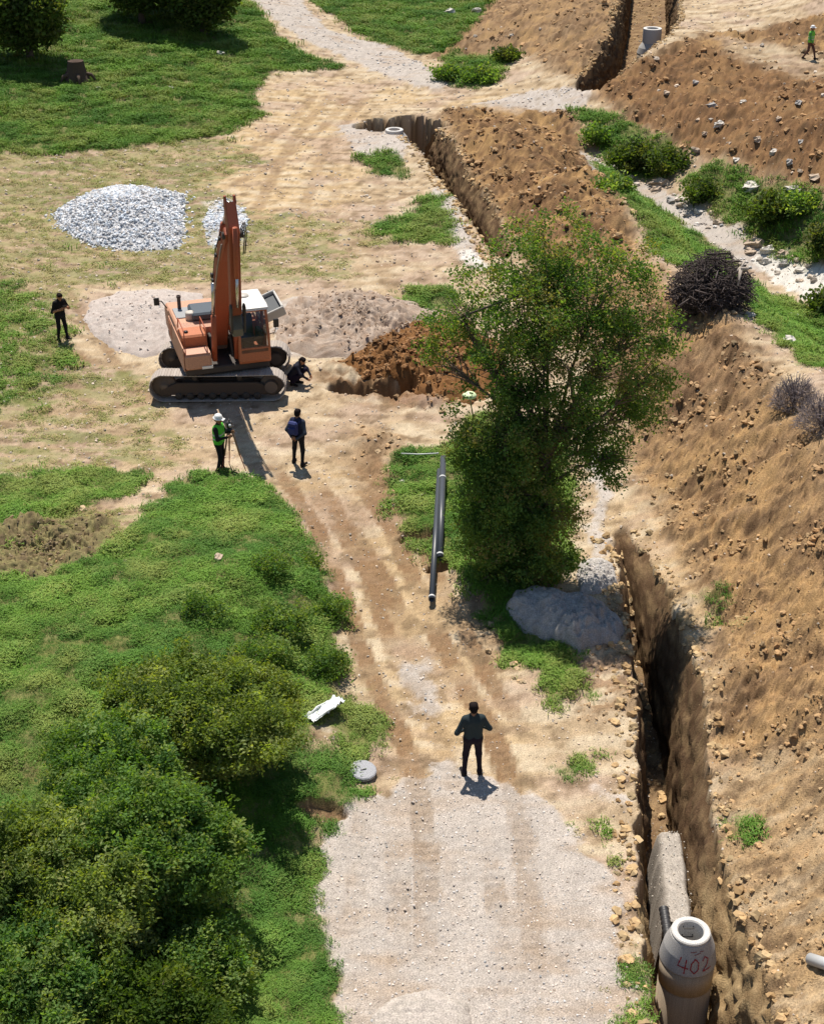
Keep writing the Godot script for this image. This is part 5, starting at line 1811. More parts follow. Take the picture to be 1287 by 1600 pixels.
func build_people() -> void:
	var dark := Color(0.016, 0.016, 0.02)
	# on the gravel pad, seen from behind, hands together in front
	var p := on_ground(Vector2(1.24, -23.16).x, Vector2(1.24, -23.16).y)
	person("person in dark grey jacket and trousers standing at the gravel pad edge", p, PI + 0.1, {
		"left_elbow": Vector3(0.34, 1.13, -0.06), "left_wrist": Vector3(0.2, 1.02, 0.16), "left_hand": Vector3(-0.85, -0.05, 0.45), "left_palm": Vector3(0, 0, -1),
		"right_elbow": Vector3(-0.33, 1.17, -0.02), "right_wrist": Vector3(-0.16, 1.08, 0.2), "right_hand": Vector3(0.8, 0.1, 0.4), "right_palm": Vector3(0, 0, -1),
		"left_knee": Vector3(0.14, 0.5, 0.03), "left_ankle": Vector3(0.17, 0.09, -0.02), "right_knee": Vector3(-0.13, 0.5, 0.03), "right_ankle": Vector3(-0.15, 0.09, 0.0), "nod": 0.1,
	}, {"top": Color(0.03, 0.042, 0.045), "legs": Color(0.016, 0.014, 0.02), "girth": 1.08}, 0.018)
	# hands joined behind the back
	p = on_ground(Vector2(-3.27, -37.04).x, Vector2(-3.27, -37.04).y)
	person("person with blue backpack and hands clasped behind, standing on the track", p, PI - 0.45, {
		"left_elbow": Vector3(0.3, 1.14, -0.12), "left_wrist": Vector3(0.1, 0.98, -0.2), "left_hand": Vector3(-0.95, -0.1, -0.1), "left_palm": Vector3(0, 0, -1),
		"right_elbow": Vector3(-0.3, 1.14, -0.12), "right_wrist": Vector3(-0.08, 0.96, -0.21), "right_hand": Vector3(0.95, -0.1, -0.05), "right_palm": Vector3(0, 0, -1),
		"left_knee": Vector3(0.17, 0.5, 0.05), "left_ankle": Vector3(0.2, 0.09, 0.04), "right_knee": Vector3(-0.12, 0.5, 0.02), "right_ankle": Vector3(-0.12, 0.09, -0.03),
	}, {"top": Color(0.025, 0.03, 0.055), "legs": dark, "pack": Color(0.022, 0.035, 0.16), "pack_x": 0.04, "sleeves": Color(0.05, 0.055, 0.075)}, 0.02)
	# surveyor at the instrument
	p = on_ground(Vector2(-5.46, -36.43).x, Vector2(-5.46, -36.43).y)
	person("person in green safety vest and white helmet beside the tripod", p, 1.25, {
		"left_elbow": Vector3(0.26, 1.16, 0.1), "left_wrist": Vector3(0.14, 1.25, 0.32), "left_hand": Vector3(-0.2, 0.4, 0.9), "left_palm": Vector3(-1, 0, 0),
		"right_elbow": Vector3(-0.25, 1.14, 0.08), "right_wrist": Vector3(-0.12, 1.2, 0.32), "right_hand": Vector3(0.2, 0.35, 0.9), "right_palm": Vector3(1, 0, 0),
		"left_knee": Vector3(0.1, 0.5, 0.03), "left_ankle": Vector3(0.1, 0.09, 0.0), "right_knee": Vector3(-0.09, 0.5, 0.05), "right_ankle": Vector3(-0.09, 0.09, -0.06), "nod": 0.15,
	}, {"top": Color(0.02, 0.02, 0.022), "legs": dark, "vest": Color(0.1, 0.5, 0.05), "helmet": Color(0.74, 0.74, 0.72)}, 0.02)
	# filming with a raised phone
	p = on_ground(Vector2(-12.02, -46.03).x, Vector2(-12.02, -46.03).y)
	person("person in black clothes holding a phone on the trampled grass", p, 0.75, {
		"chest": Vector3(0, 1.35, 0.05), "head": Vector3(0, 1.61, 0.12), "nod": 0.4,
		"left_elbow": Vector3(0.3, 1.14, 0.1), "left_wrist": Vector3(0.1, 1.27, 0.3), "left_hand": Vector3(-0.5, 0.45, 0.6), "left_palm": Vector3(-0.7, 0, -0.5), "left_curl": 0.8,
		"right_elbow": Vector3(-0.3, 1.12, 0.06), "right_wrist": Vector3(-0.12, 1.22, 0.28), "right_hand": Vector3(0.5, 0.45, 0.6), "right_palm": Vector3(0.7, 0, -0.5), "right_curl": 0.8,
		"left_knee": Vector3(0.14, 0.5, 0.02), "left_ankle": Vector3(0.16, 0.09, 0.03), "right_knee": Vector3(-0.12, 0.5, 0.04), "right_ankle": Vector3(-0.14, 0.09, -0.05),
	}, {"top": Color(0.012, 0.012, 0.014), "legs": Color(0.014, 0.013, 0.018), "sleeves": SKIN, "upper_sleeves": Color(0.012, 0.012, 0.014)}, 0.02)
	var phone := thing("phone", "small black phone held by the person in black", "phone", p + Basis(Vector3.UP, 0.75) * Vector3(-0.005, 1.36, 0.42), 0.75)
	var st := start()
	box(st, Vector3.ZERO, Vector3(0.16, 0.08, 0.012), 0.004)
	var case := obj("case", st, paint_of(Color(0.015, 0.015, 0.017), 0.3), phone)
	st = start()
	box(st, Vector3(-0.06, 0.025, 0.009), Vector3(0.022, 0.022, 0.006), 0.002)
	obj("lens", st, paint_of(Color(0.03, 0.03, 0.035), 0.1), case)
	# crouching at the pit
	p = on_ground(Vector2(-3.78, -42.68).x, Vector2(-3.78, -42.68).y)
	person("person in dark clothes crouching between the excavator and the pit", p, 1.25, {
		"hips": Vector3(0, 0.3, -0.12), "chest": Vector3(0, 0.66, 0.1), "head": Vector3(0, 0.86, 0.26), "nod": 0.55,
		"left_knee": Vector3(0.16, 0.5, 0.28), "left_ankle": Vector3(0.14, 0.09, 0.0), "left_toe": Vector3(0.16, 0.045, 0.19),
		"right_knee": Vector3(-0.16, 0.44, 0.3), "right_ankle": Vector3(-0.14, 0.12, -0.06), "right_toe": Vector3(-0.15, 0.045, 0.12),
		"left_elbow": Vector3(0.26, 0.5, 0.32), "left_wrist": Vector3(0.12, 0.36, 0.48), "left_palm": Vector3(-1, 0, 0),
		"right_elbow": Vector3(-0.27, 0.5, 0.3), "right_wrist": Vector3(-0.12, 0.32, 0.46), "right_palm": Vector3(1, 0, 0),
	}, {"top": Color(0.02, 0.022, 0.032), "legs": Color(0.016, 0.015, 0.03), "girth": 1.1}, 0.02)
	# far worker walking on the hill
	p = on_ground(Vector2(21.6, -80.27).x, Vector2(21.6, -80.27).y)
	person("person in green safety vest and white helmet walking on the hillside", p, 0.9, {
		"left_knee": Vector3(0.1, 0.52, 0.2), "left_ankle": Vector3(0.1, 0.12, 0.3), "left_toe": Vector3(0.11, 0.1, 0.48),
		"right_knee": Vector3(-0.1, 0.5, -0.04), "right_ankle": Vector3(-0.1, 0.12, -0.3), "right_toe": Vector3(-0.1, 0.05, -0.14),
		"left_elbow": Vector3(0.27, 1.13, -0.14), "left_wrist": Vector3(0.25, 0.92, -0.02), "right_elbow": Vector3(-0.27, 1.13, 0.06), "right_wrist": Vector3(-0.24, 0.96, 0.24),
	}, {"top": Color(0.1, 0.3, 0.08), "legs": Color(0.11, 0.06, 0.05), "vest": Color(0.18, 0.55, 0.06), "helmet": Color(0.74, 0.74, 0.72)}, 0.028)
	# survey instrument on its tripod
	p = on_ground(Vector2(-5.17, -36.64).x, Vector2(-5.17, -36.64).y)
	var o := thing("survey_tripod", "surveying instrument on a thin three-legged stand beside the excavator", "tripod", p, 0.3)
	var wood := paint_of(Color(0.16, 0.1, 0.06), 0.7)
	for k in 3:
		var a := TAU * k / 3.0 + 0.5
		var f := Vector3(cos(a) * 0.42, 0.0, sin(a) * 0.42)
		var q := on_ground(p.x + cos(a - 0.3) * 0.42, p.z + sin(a - 0.3) * 0.42)
		f.y = q.y - p.y - 0.01
		st = start(true)
		tube(st, [Vector3(cos(a) * 0.07, 1.28, sin(a) * 0.07), f.lerp(Vector3(0, 1.3, 0), 0.4)], [0.024, 0.024], 8)
		var lg := obj("leg", st, wood, o)
		st = start(true)
		tube(st, [f.lerp(Vector3(0, 1.3, 0), 0.42), f], [0.016, 0.012], 8)
		obj("lower_leg", st, paint_of(Color(0.25, 0.05, 0.03), 0.6), lg)
	st = start(true)
	lathe(st, Vector3(0, 1.27, 0), [[0.0, 0.0], [0.09, 0.0], [0.1, 0.02], [0.1, 0.04], [0.0, 0.05]], 20)
	obj("head_plate", st, paint_of(Color(0.05, 0.05, 0.05), 0.5), o)
	st = start()
	box(st, Vector3(0, 1.44, 0), Vector3(0.17, 0.2, 0.14), 0.03)
	box(st, Vector3(0, 1.58, 0), Vector3(0.04, 0.06, 0.1), 0.01)
	var ins := obj("instrument", st, paint_of(Color(0.03, 0.03, 0.032), 0.45), o)
	st = start(true)
	tube(st, [Vector3(0, 1.46, -0.14), Vector3(0, 1.46, 0.16)], [0.035, 0.045], 12)
	obj("telescope", st, paint_of(Color(0.4, 0.42, 0.42), 0.4), ins)

# ---------------------------------------------------------------- plants
func leaf_clump(n: int, leaf: float, spread: float, s: int) -> ArrayMesh:
	var r := RandomNumberGenerator.new()
	r.seed = s
	var st := start()
	for k in n:
		var p := Vector3(r.randfn(), r.randfn() * 0.8, r.randfn()) * spread * 0.55
		var b := Basis(Vector3(r.randfn(), r.randfn(), r.randfn()).normalized(), r.randf() * TAU)
		var l := leaf * r.randf_range(0.7, 1.3)
		var w := l * 0.32
		var base := p + b * Vector3(-l * 0.5, 0, 0)
		var tip := p + b * Vector3(l * 0.5, -l * 0.12, 0)
		var s0 := p + b * Vector3(-l * 0.05, l * 0.08, w)
		var s1 := p + b * Vector3(-l * 0.05, l * 0.08, -w)
		tri(st, base, s0, tip)
		tri(st, base, tip, s1)
	st.generate_normals()
	return st.commit()

func leaf_material(through := 1.1) -> StandardMaterial3D:
	var m := StandardMaterial3D.new()
	m.vertex_color_use_as_albedo = true
	m.roughness = 0.62
	m.metallic_specular = 0.3
	m.backlight_enabled = true
	m.backlight = Color(through, through, through * 0.55)
	return m

var clumps: Array[ArrayMesh] = []
var bark: StandardMaterial3D

func inside_ball(bias: float) -> Vector3:
	return Vector3(rng.randfn(), rng.randfn(), rng.randfn()).normalized() * pow(rng.randf(), bias)

func shrub(called: String, label: String, base: Vector3, lobes: Array, per: int, size: float, tones: Array, mesh: ArrayMesh, category := "shrub", group := "", stems := 6) -> Node3D:
	# lobes: [offset from the base, radii]
	var o := thing(called, label, category, base, 0.0, group)
	for k in stems:
		var lobe: Array = lobes[k % lobes.size()]
		var tip: Vector3 = lobe[0] + inside_ball(0.5) * (lobe[1] as Vector3) * 0.7
		var st := start(true)
		var mid := Vector3(tip.x * 0.35 + rng.randf_range(-0.1, 0.1), tip.y * 0.5, tip.z * 0.35)
		tube(st, [Vector3(tip.x * 0.08, -0.1, tip.z * 0.08), mid, tip], [0.05, 0.035, 0.012], 6)
		obj("stem", st, bark, o)
	var places := []
	var tints := []
	for lobe in lobes:
		var r: Vector3 = lobe[1]
		var n := int(per * pow(r.x * r.y * r.z, 0.667))
		# shoots: each a spray of leaf clumps of one tone that leans outwards and up
		for k in int(n / 8.5) + 1:
			var q := inside_ball(0.2)
			var bump := 1.0 + 0.5 * noise_b.get_noise_3d(q.x * 1.1 + base.x, q.y * 1.1, q.z * 1.1 + lobe[0].x)
			var root: Vector3 = lobe[0] + q * r * bump * 0.94
			var out := (q + Vector3(rng.randfn(), rng.randfn() + 0.8, rng.randfn()) * 0.45).normalized()
			var tone: Color = tones[rng.randi() % tones.size()]
			var long := size * rng.randf_range(0.12, 0.42)
			for t in 9:
				var p := root + out * long * (t / 8.0 - 0.35) + Vector3(rng.randfn(), rng.randfn(), rng.randfn()) * 0.075 * size
				if p.y < 0.03:
					continue
				var s := size * rng.randf_range(0.55, 1.15)
				places.append(Transform3D(any_turn().scaled(Vector3(s, s, s)), p))
				tints.append(shade_of(tone, 0.25))
	scatter("foliage", mesh, leaf_material(), places, tints, o)
	return o

func lobes_round(c: Vector3, r: Vector3, n: int, small: float) -> Array:
	var out := [[c, r]]
	for k in n:
		var q := inside_ball(0.1)
		q.y = absf(q.y) * 0.9 + 0.05
		var s := small * rng.randf_range(0.4, 1.25)
		out.append([c + q * r * rng.randf_range(0.75, 1.05), r * s])
	return out

func build_plants() -> void:
	bark = worn(Color(0.13, 0.1, 0.08), 0.9, 2.0)
	clumps = [leaf_clump(14, 0.085, 0.17, 1), leaf_clump(10, 0.085, 0.17, 2), leaf_clump(10, 0.2, 0.36, 3)]
	big_tree()
	var yellow := [Color(0.13, 0.2, 0.055), Color(0.21, 0.29, 0.075), Color(0.3, 0.38, 0.11), Color(0.38, 0.44, 0.17), Color(0.27, 0.35, 0.09), Color(0.18, 0.25, 0.06)]
	var green := [Color(0.09, 0.18, 0.05), Color(0.14, 0.26, 0.065), Color(0.2, 0.34, 0.09), Color(0.29, 0.41, 0.14), Color(0.24, 0.32, 0.1), Color(0.16, 0.27, 0.065)]
	var deep := [Color(0.065, 0.11, 0.028), Color(0.1, 0.16, 0.04), Color(0.145, 0.21, 0.055), Color(0.14, 0.165, 0.06)]
	var p := on_ground(Vector2(-4.08, -22.61).x, Vector2(-4.08, -22.61).y)
	shrub("broad_shrub", "broad yellow-green shrub beside the torn white sack", p, lobes_round(Vector3(0, 0.95, 0), Vector3(1.9, 1.0, 1.4), 20, 0.4), 1000, 1.0, yellow, clumps[0], "shrub", "", 10)
	p = on_ground(Vector2(-4.67, -18.99).x, Vector2(-4.67, -18.99).y)
	shrub("broad_shrub", "dense mid-green shrub with brown inner twigs along the narrow grass strip", p, lobes_round(Vector3(0, 1.0, 0), Vector3(1.55, 1.1, 1.25), 20, 0.4), 1000, 1.0, green, clumps[0], "shrub", "", 10)
	p = on_ground(Vector2(-6.69, -18.23).x, Vector2(-6.69, -18.23).y)
	shrub("broad_shrub", "tangled olive shrub on the outer side of the mid-green shrub", p, lobes_round(Vector3(0, 0.95, 0), Vector3(1.45, 1.0, 1.2), 18, 0.4), 1000, 1.0, yellow, clumps[0], "shrub", "", 8)
	p = on_ground(Vector2(-6, -16.1).x, Vector2(-6, -16.1).y)
	shrub("broad_shrub", "glossy leafy shrub below the tangled olive shrub", p, lobes_round(Vector3(0, 0.75, 0), Vector3(1.3, 0.85, 1.0), 14, 0.4), 1050, 1.0, green, clumps[0], "shrub", "", 8)
	p = on_ground(Vector2(-3.89, -15.71).x, Vector2(-3.89, -15.71).y)
	shrub("broad_shrub", "bright light-green shrub at the foot of the shrub row", p, lobes_round(Vector3(0, 0.6, 0), Vector3(1.0, 0.7, 0.9), 12, 0.4), 1050, 1.0, [Color(0.1, 0.17, 0.025), Color(0.16, 0.22, 0.04), Color(0.07, 0.13, 0.02)], clumps[0], "shrub", "", 6)
	p = on_ground(Vector2(-3.4, -17.29).x, Vector2(-3.4, -17.29).y)
	shrub("broad_shrub", "low light-green shrub bordering the grass strip beside the gravel pad", p, lobes_round(Vector3(0, 0.4, 0), Vector3(0.75, 0.55, 0.8), 10, 0.45), 1000, 0.95, green, clumps[0], "shrub", "", 6)
	p = on_ground(Vector2(-5.32, -17.38).x, Vector2(-5.32, -17.38).y)
	shrub("broad_shrub", "olive-green shrub squeezed in the middle of the shrub row", p, lobes_round(Vector3(0, 0.8, 0), Vector3(1.1, 0.95, 1.0), 8, 0.45), 1000, 1.0, yellow, clumps[0], "shrub", "", 6)
	p = on_ground(Vector2(-5.43, -20.87).x, Vector2(-5.43, -20.87).y)
	shrub("broad_shrub", "leafy green shrub between the yellow-green and the mid-green shrub", p, lobes_round(Vector3(0, 0.8, 0), Vector3(1.2, 0.95, 1.0), 8, 0.45), 1000, 1.0, green, clumps[0], "shrub", "", 6)
	p = on_ground(Vector2(-6.38, -21.79).x, Vector2(-6.38, -21.79).y)
	shrub("low_shrub", "low rounded shrub in the grass behind the yellow-green shrub", p, lobes_round(Vector3(0, 0.35, 0), Vector3(0.6, 0.45, 0.5), 5, 0.5), 1000, 0.9, green, clumps[1], "shrub", "", 4)
	for q in [[Vector2(-2.84, -27.19), 0.75, "tall leafy weeds on the bank edge above the track"], [Vector2(-1.99, -26.33), 0.5, "small weed clump on the bank edge next to the white sack"], [Vector2(-3.3, -25.98), 0.6, "rank green weeds against the yellow-green shrub"],
			[Vector2(-2.66, -30.72), 0.35, "weed tuft at the bare earth notch of the bank"], [Vector2(-3.39, -29.49), 0.45, "dark weed tuft on top of the grassy bank"], [Vector2(-1.96, -28.57), 0.4, "leafy weed tuft overhanging the track at the bank's bulge"], [Vector2(-4.73, -27.37), 0.45, "low weed tuft between bank top and yellow-green shrub"]]:
		p = on_ground(q[0].x, q[0].y)
		var r: float = q[1]
		shrub("weed_clump", q[2], p, lobes_round(Vector3(0, r * 0.35, 0), Vector3(r, r * 0.55, r * 0.8), 6, 0.5), 900, 0.8, green, clumps[1], "weeds", "", 3)
	# along the stream and the hillside
	var k := 0
	for q in [[Vector2(10.85, -70.35), 1.5, 1.5, "tall dark bush on the near stream bank below the hillside", deep], [Vector2(12.22, -69), 1.3, 1.1, "dark bush beside the tall dark bush at the stream", deep], [Vector2(9.55, -73.93), 1.0, 0.7, "bright green bush at the road end of the stream", green],
			[Vector2(13.48, -65.4), 1.2, 0.8, "low green bush under the rubble slope beside the stream", deep], [Vector2(15.52, -61.74), 1.6, 1.2, "large dark bush at the foot of the rubble slope", deep], [Vector2(16.71, -61.04), 1.1, 0.9, "green bush next to the large bush on the rubble slope", green],
			[Vector2(17.35, -57.6), 0.8, 1.4, "narrow dark bush by the white stream bed", deep], [Vector2(16.19, -53.35), 0.9, 0.7, "dark bush across the white stream bed", deep], [Vector2(8.42, -58.51), 0.9, 0.5, "dusty bush on the back of the spoil bank", green],
			[Vector2(2.11, -85.07), 1.0, 0.6, "grey-green bush at the road fork", green], [Vector2(4.01, -84.45), 1.6, 0.7, "spreading green bush below the spoil slope", green], [Vector2(5.67, -87.73), 1.0, 0.6, "small bush high on the spoil slope", deep],
			[Vector2(-3.41, -73.74), 0.0, 0.0, "", green]]:
		if q[1] == 0.0:
			continue
		p = on_ground(q[0].x, q[0].y)
		shrub("stream_bush", q[3], p, lobes_round(Vector3(0, q[2] * 0.4, 0), Vector3(q[1] * 0.6, q[2] * 0.4, q[1] * 0.5), 11, 0.5), 220, 0.85, q[4], clumps[2], "bush", "", 4)
		k += 1
	# trees at the top of the meadow
	for q in [[Vector2(-21.83, -84.21), 2.6, 5.2, "dark round tree standing alone on the upper meadow", 1.0], [Vector2(-17.01, -93.87), 2.9, 5.6, "dark tree at the outer end of the meadow tree row", 1.0], [Vector2(-12.97, -92.34), 2.4, 4.6, "dark tree nearest the gravel road in the meadow row", 1.0], [Vector2(-15.12, -97.09), 2.4, 5.0, "dark tree in the middle of the meadow row", 1.0]]:
		p = on_ground(q[0].x, q[0].y)
		var o := thing("meadow_tree", q[3], "tree", p)
		var st := start(true)
		var high: float = q[2]
		tube(st, [Vector3(0, -0.2, 0), Vector3(0.1, high * 0.35, 0), Vector3(0, high * 0.75, 0.1)], [0.24, 0.17, 0.07], 9)
		obj("trunk", st, bark, o)
		var r: float = q[1]
		var places := []
		var tints := []
		for l in lobes_round(Vector3(0, high * 0.55, 0), Vector3(r * 0.85, high * 0.42, r * 0.8), 16, 0.42):
			for t in int(300 * pow(l[1].x * l[1].y * l[1].z, 0.667)):
				var u := inside_ball(0.25)
				var pp: Vector3 = l[0] + u * l[1] * (1.0 + 0.25 * noise_b.get_noise_3d(u.x + p.x, u.y, u.z))
				if pp.y < 0.25:
					continue
				var s := rng.randf_range(0.8, 1.4)
				places.append(Transform3D(any_turn().scaled(Vector3(s, s, s)), pp))
				tints.append(shade_of(deep[rng.randi() % 4], 0.3))
		scatter("crown", clumps[2], leaf_material(), places, tints, o)
	print("shrubs ", Time.get_ticks_msec())
	brush_and_twigs()
	grass()

func big_tree() -> void:
	var base := on_ground(Vector2(3.13, -30.64).x, Vector2(3.13, -30.64).y)
	var o := thing("large_tree", "tall loose-crowned tree between the dirt track and the trench", "tree", base)
	var dd := -base.z
	# lobes: centre, radius, share of leaves, droop
	var lobes := [[Vector3(3.31, 7.52, -31.8), 1.35, 0.7], [Vector3(2.37, 7.21, -32.2), 1.15, 0.65], [Vector3(4.31, 7.43, -31.4), 1.15, 0.7], [Vector3(5.03, 6.65, -30.8), 0.95, 0.8], [Vector3(5.45, 5.61, -30.6), 0.7, 0.7], [Vector3(1.16, 6.64, -31.8), 0.85, 0.5], [Vector3(0.71, 5.67, -31.6), 0.55, 0.35], [Vector3(3.07, 6.41, -31), 1.25, 0.7], [Vector3(4.18, 5.69, -30.6), 0.95, 0.6], [Vector3(2.06, 5.67, -31.2), 1.0, 0.6], [Vector3(2.83, 4.94, -31), 0.9, 0.7],
		[Vector3(2.01, 4.02, -30.8), 0.95, 1.3], [Vector3(2.93, 3.61, -30.6), 0.85, 1.1], [Vector3(1.84, 2.9, -30.8), 0.7, 1.2], [Vector3(1.71, 1.92, -30.8), 0.55, 1.0], [Vector3(2.44, 2.47, -30.6), 0.95, 1.4], [Vector3(3.21, 2.14, -30.4), 0.75, 1.3], [Vector3(2.14, 1.51, -30.4), 0.85, 1.4], [Vector3(2.78, 0.99, -30.2), 0.9, 1.4], [Vector3(2.09, 0.43, -30.2), 0.55, 1.2], [Vector3(3.57, 0.81, -30.2), 0.5, 1.1],
		[Vector3(4.14, 4.48, -30.9), 0.7, 0.9], [Vector3(4.34, 3.63, -30.9), 0.65, 0.8], [Vector3(4.96, 3.42, -30.8), 0.55, 0.7], [Vector3(5.19, 4.53, -30.8), 0.65, 0.7], [Vector3(3.61, 4.31, -30.9), 0.6, 0.8], [Vector3(1.22, 3.83, -31.2), 0.45, 0.5]]
	var fork := base + Vector3(0.1, 3.0, -0.1)
	var st := start(true)
	tube(st, [base + Vector3(-0.05, -0.3, 0), base + Vector3(0, 0.3, 0), base + Vector3(0.12, 1.6, 0.05), fork, (lobes[5][0] as Vector3), (lobes[0][0] as Vector3)].map(func(v): return v - base), [0.28, 0.22, 0.17, 0.13, 0.07, 0.02], 12)
	obj("trunk", st, bark, o)
	for l in lobes:
		var c: Vector3 = l[0]
		st = start(true)
		var from := fork if c.y > fork.y + 0.4 else base + Vector3(0.08, clampf(c.y - base.y - 0.7, 0.3, 2.8), 0.0)
		var mid := from.lerp(c, 0.5) + Vector3(rng.randf_range(-0.15, 0.15), 0.2, rng.randf_range(-0.15, 0.15))
		tube(st, [from - base, mid - base, c - base], [0.045, 0.033, 0.015], 7)
		var limb := obj("limb", st, bark, o)
		st = start(true)
		for k in 26:
			var e := c + inside_ball(0.15) * float(l[1]) * 0.95
			var s := mid.lerp(c, rng.randf_range(0.2, 1.0))
			tube(st, [s - base, s.lerp(e, 0.5) - base + Vector3(0, 0.06, 0), e - base], [0.02, 0.013, 0.005], 4, false)
		var tw := obj("twigs", st, worn(Color(0.17, 0.12, 0.085), 0.9, 2.0), limb)
		tw.set_meta("kind", "stuff")
	var tones := [Color(0.1, 0.19, 0.05), Color(0.14, 0.25, 0.065), Color(0.18, 0.31, 0.08), Color(0.25, 0.32, 0.1), Color(0.29, 0.27, 0.12)]
	var places := []
	var tints := []
	for l in lobes:
		var r: float = l[1]
		var n := int((640.0 if l[0].y > 3.2 else 800.0) * r * r * float(l[2]))
		# leaves gather on sprays, so that gaps stay between them
		var sprays := []
		for k in int(n / 20.0) + 1:
			sprays.append(inside_ball(0.45) * r * rng.randf_range(0.9, 1.35))
		for k in n:
			var q: Vector3 = sprays[k % sprays.size()] + Vector3(rng.randfn(), rng.randfn() * 0.7, rng.randfn()) * 0.15
			var p: Vector3 = l[0] + q
			if p.y < base.y + 0.05:
				continue
			var s := rng.randf_range(0.65, 1.15)
			places.append(Transform3D(any_turn().scaled(Vector3(s, s, s)), p - base))
			var pick := clampf(0.45 + 0.8 * noise_a.get_noise_3d(p.x * 2.0, p.y * 2.0, p.z * 2.0) + rng.randf_range(-0.3, 0.3), 0.0, 0.999)
			tints.append(shade_of(tones[int(pick * 5)], 0.22))
	scatter("crown", clumps[1], leaf_material(1.1), places, tints, o)

func brush_and_twigs() -> void:
	# heap of grubbed-up brushwood on the bank
	var base := on_ground(Vector2(9.23, -41.96).x, Vector2(9.23, -41.96).y)
	var o := thing("brushwood_heap", "dark tangled heap of uprooted branches on the stream grass", "brushwood", base)
	var tones := [worn(Color(0.045, 0.032, 0.03), 0.9, 2.0), worn(Color(0.075, 0.055, 0.05), 0.9, 2.0), worn(Color(0.11, 0.085, 0.075), 0.9, 2.0)]
	for k in 70:
		var a := rng.randf() * TAU
		var r := sqrt(rng.randf())
		var c := Vector3(cos(a) * r * 1.15, 0.0, sin(a) * r * 1.0)
		c.y = rng.randf_range(0.1, 1.7) * (1.0 - 0.6 * r * r)
		var d := Vector3(rng.randfn(), rng.randfn() * 0.22, rng.randfn() * 0.9).normalized() * rng.randf_range(0.5, 1.1)
		var bend := Vector3(rng.randfn(), absf(rng.randfn()) * 0.8, rng.randfn()) * 0.16
		var st := start(true)
		tube(st, [c - d * 0.5, c + bend, c + d * 0.5 + Vector3(0, -0.08, 0)], [rng.randf_range(0.018, 0.05), 0.026, 0.008], 6)
		obj("branch", st, tones[k % 3], o)
	for k in 5:
		var cl := MeshInstance3D.new()
		cl.name = "root_clump"
		cl.mesh = lump(1.0, 0.6, 70 + k, 2)
		cl.material_override = tones[0]
		o.add_child(cl, true)
		cl.transform = Transform3D(any_turn().scaled(Vector3(0.45, 0.34, 0.42)), Vector3(-0.6 + 0.3 * k, 0.35 + 0.22 * sin(k * 2.1), 0.25 * cos(k * 1.7)))
	var st2 := start(true)
	for k in 1800:
		var a := rng.randf() * TAU
		var r := sqrt(rng.randf())
		var c := Vector3(cos(a) * r * 1.3, 0.0, sin(a) * r * 1.1)
		c.y = rng.randf_range(0.02, 1.75) * (1.0 - 0.68 * r * r)
		var d := Vector3(rng.randfn(), rng.randfn() * 0.4, rng.randfn()).normalized() * rng.randf_range(0.2, 0.6)
		tube(st2, [c - d * 0.5, c + Vector3(rng.randfn(), rng.randfn(), rng.randfn()) * 0.06, c + d * 0.5], [0.013, 0.011, 0.004], 4, false)
	var tw := obj("twigs", st2, tones[1], o)
	tw.set_meta("kind", "stuff")
	st2 = start(true)
	tube(st2, [Vector3(0.55, 1.05, 0.3), Vector3(0.75, 1.25, 0.35), Vector3(1.0, 1.2, 0.2)], [0.05, 0.08, 0.05], 7)
	tube(st2, [Vector3(0.75, 1.25, 0.35), Vector3(0.62, 0.85, 0.75)], [0.06, 0.03], 7)
	tube(st2, [Vector3(0.75, 1.25, 0.35), Vector3(0.9, 1.42, 0.1)], [0.05, 0.03], 7)
	var rt := obj("root", st2, worn(Color(0.42, 0.36, 0.3), 0.8, 2.0), o)
	rt.set_meta("label", "pale bare root sticking out of the heap")
	# leafless grey shrub behind the bank
	for q in [[Vector2(10.18, -34.77), 0.9], [Vector2(10.42, -32.93), 1.0]]:
		base = on_ground(q[0].x, q[0].y)
		o = thing("bare_shrub", "grey leafless shrub behind the crest of the spoil bank", "shrub", base, 0.0, "grey leafless shrubs behind the spoil bank")
		for k in 9:
			var st := start(true)
			var d := Vector3(rng.randfn() * 0.5, 1.0, rng.randfn() * 0.5).normalized() * float(q[1])
			tube(st, [Vector3.ZERO, d * 0.5 + Vector3(0, 0.1, 0), d], [0.025, 0.017, 0.006], 5)
			obj("stem", st, worn(Color(0.17, 0.14, 0.15), 0.9, 2.0), o)
		var st3 := start(true)
		for k in 1100:
			var e := inside_ball(0.3)
			e.y = absf(e.y)
			e *= Vector3(0.75, 0.95, 0.6) * float(q[1])
			var d := (e.normalized() + Vector3(rng.randfn(), rng.randfn() + 0.4, rng.randfn()) * 0.5).normalized() * rng.randf_range(0.12, 0.3)
			tube(st3, [e - d * 0.5, e + Vector3(rng.randfn(), rng.randfn(), rng.randfn()) * 0.02, e + d * 0.5], [0.007, 0.006, 0.003], 3, false)
		var t3 := obj("twigs", st3, worn(Color(0.22, 0.185, 0.19), 0.9, 2.0), o)
		t3.set_meta("kind", "stuff")
	# stump on the upper meadow
	base = on_ground(Vector2(-18.55, -81.2).x, Vector2(-18.55, -81.2).y)
	o = thing("tree_stump", "dark brown broken stump on the upper meadow", "stump", base)
	var st4 := start()
	lathe(st4, Vector3.ZERO, [[0.75, -0.1], [0.6, 0.2], [0.5, 0.6], [0.44, 0.95], [0.3, 0.9], [0.0, 0.75]], 11)
	obj("trunk", st4, worn(Color(0.08, 0.05, 0.035), 0.95, 1.0), o)
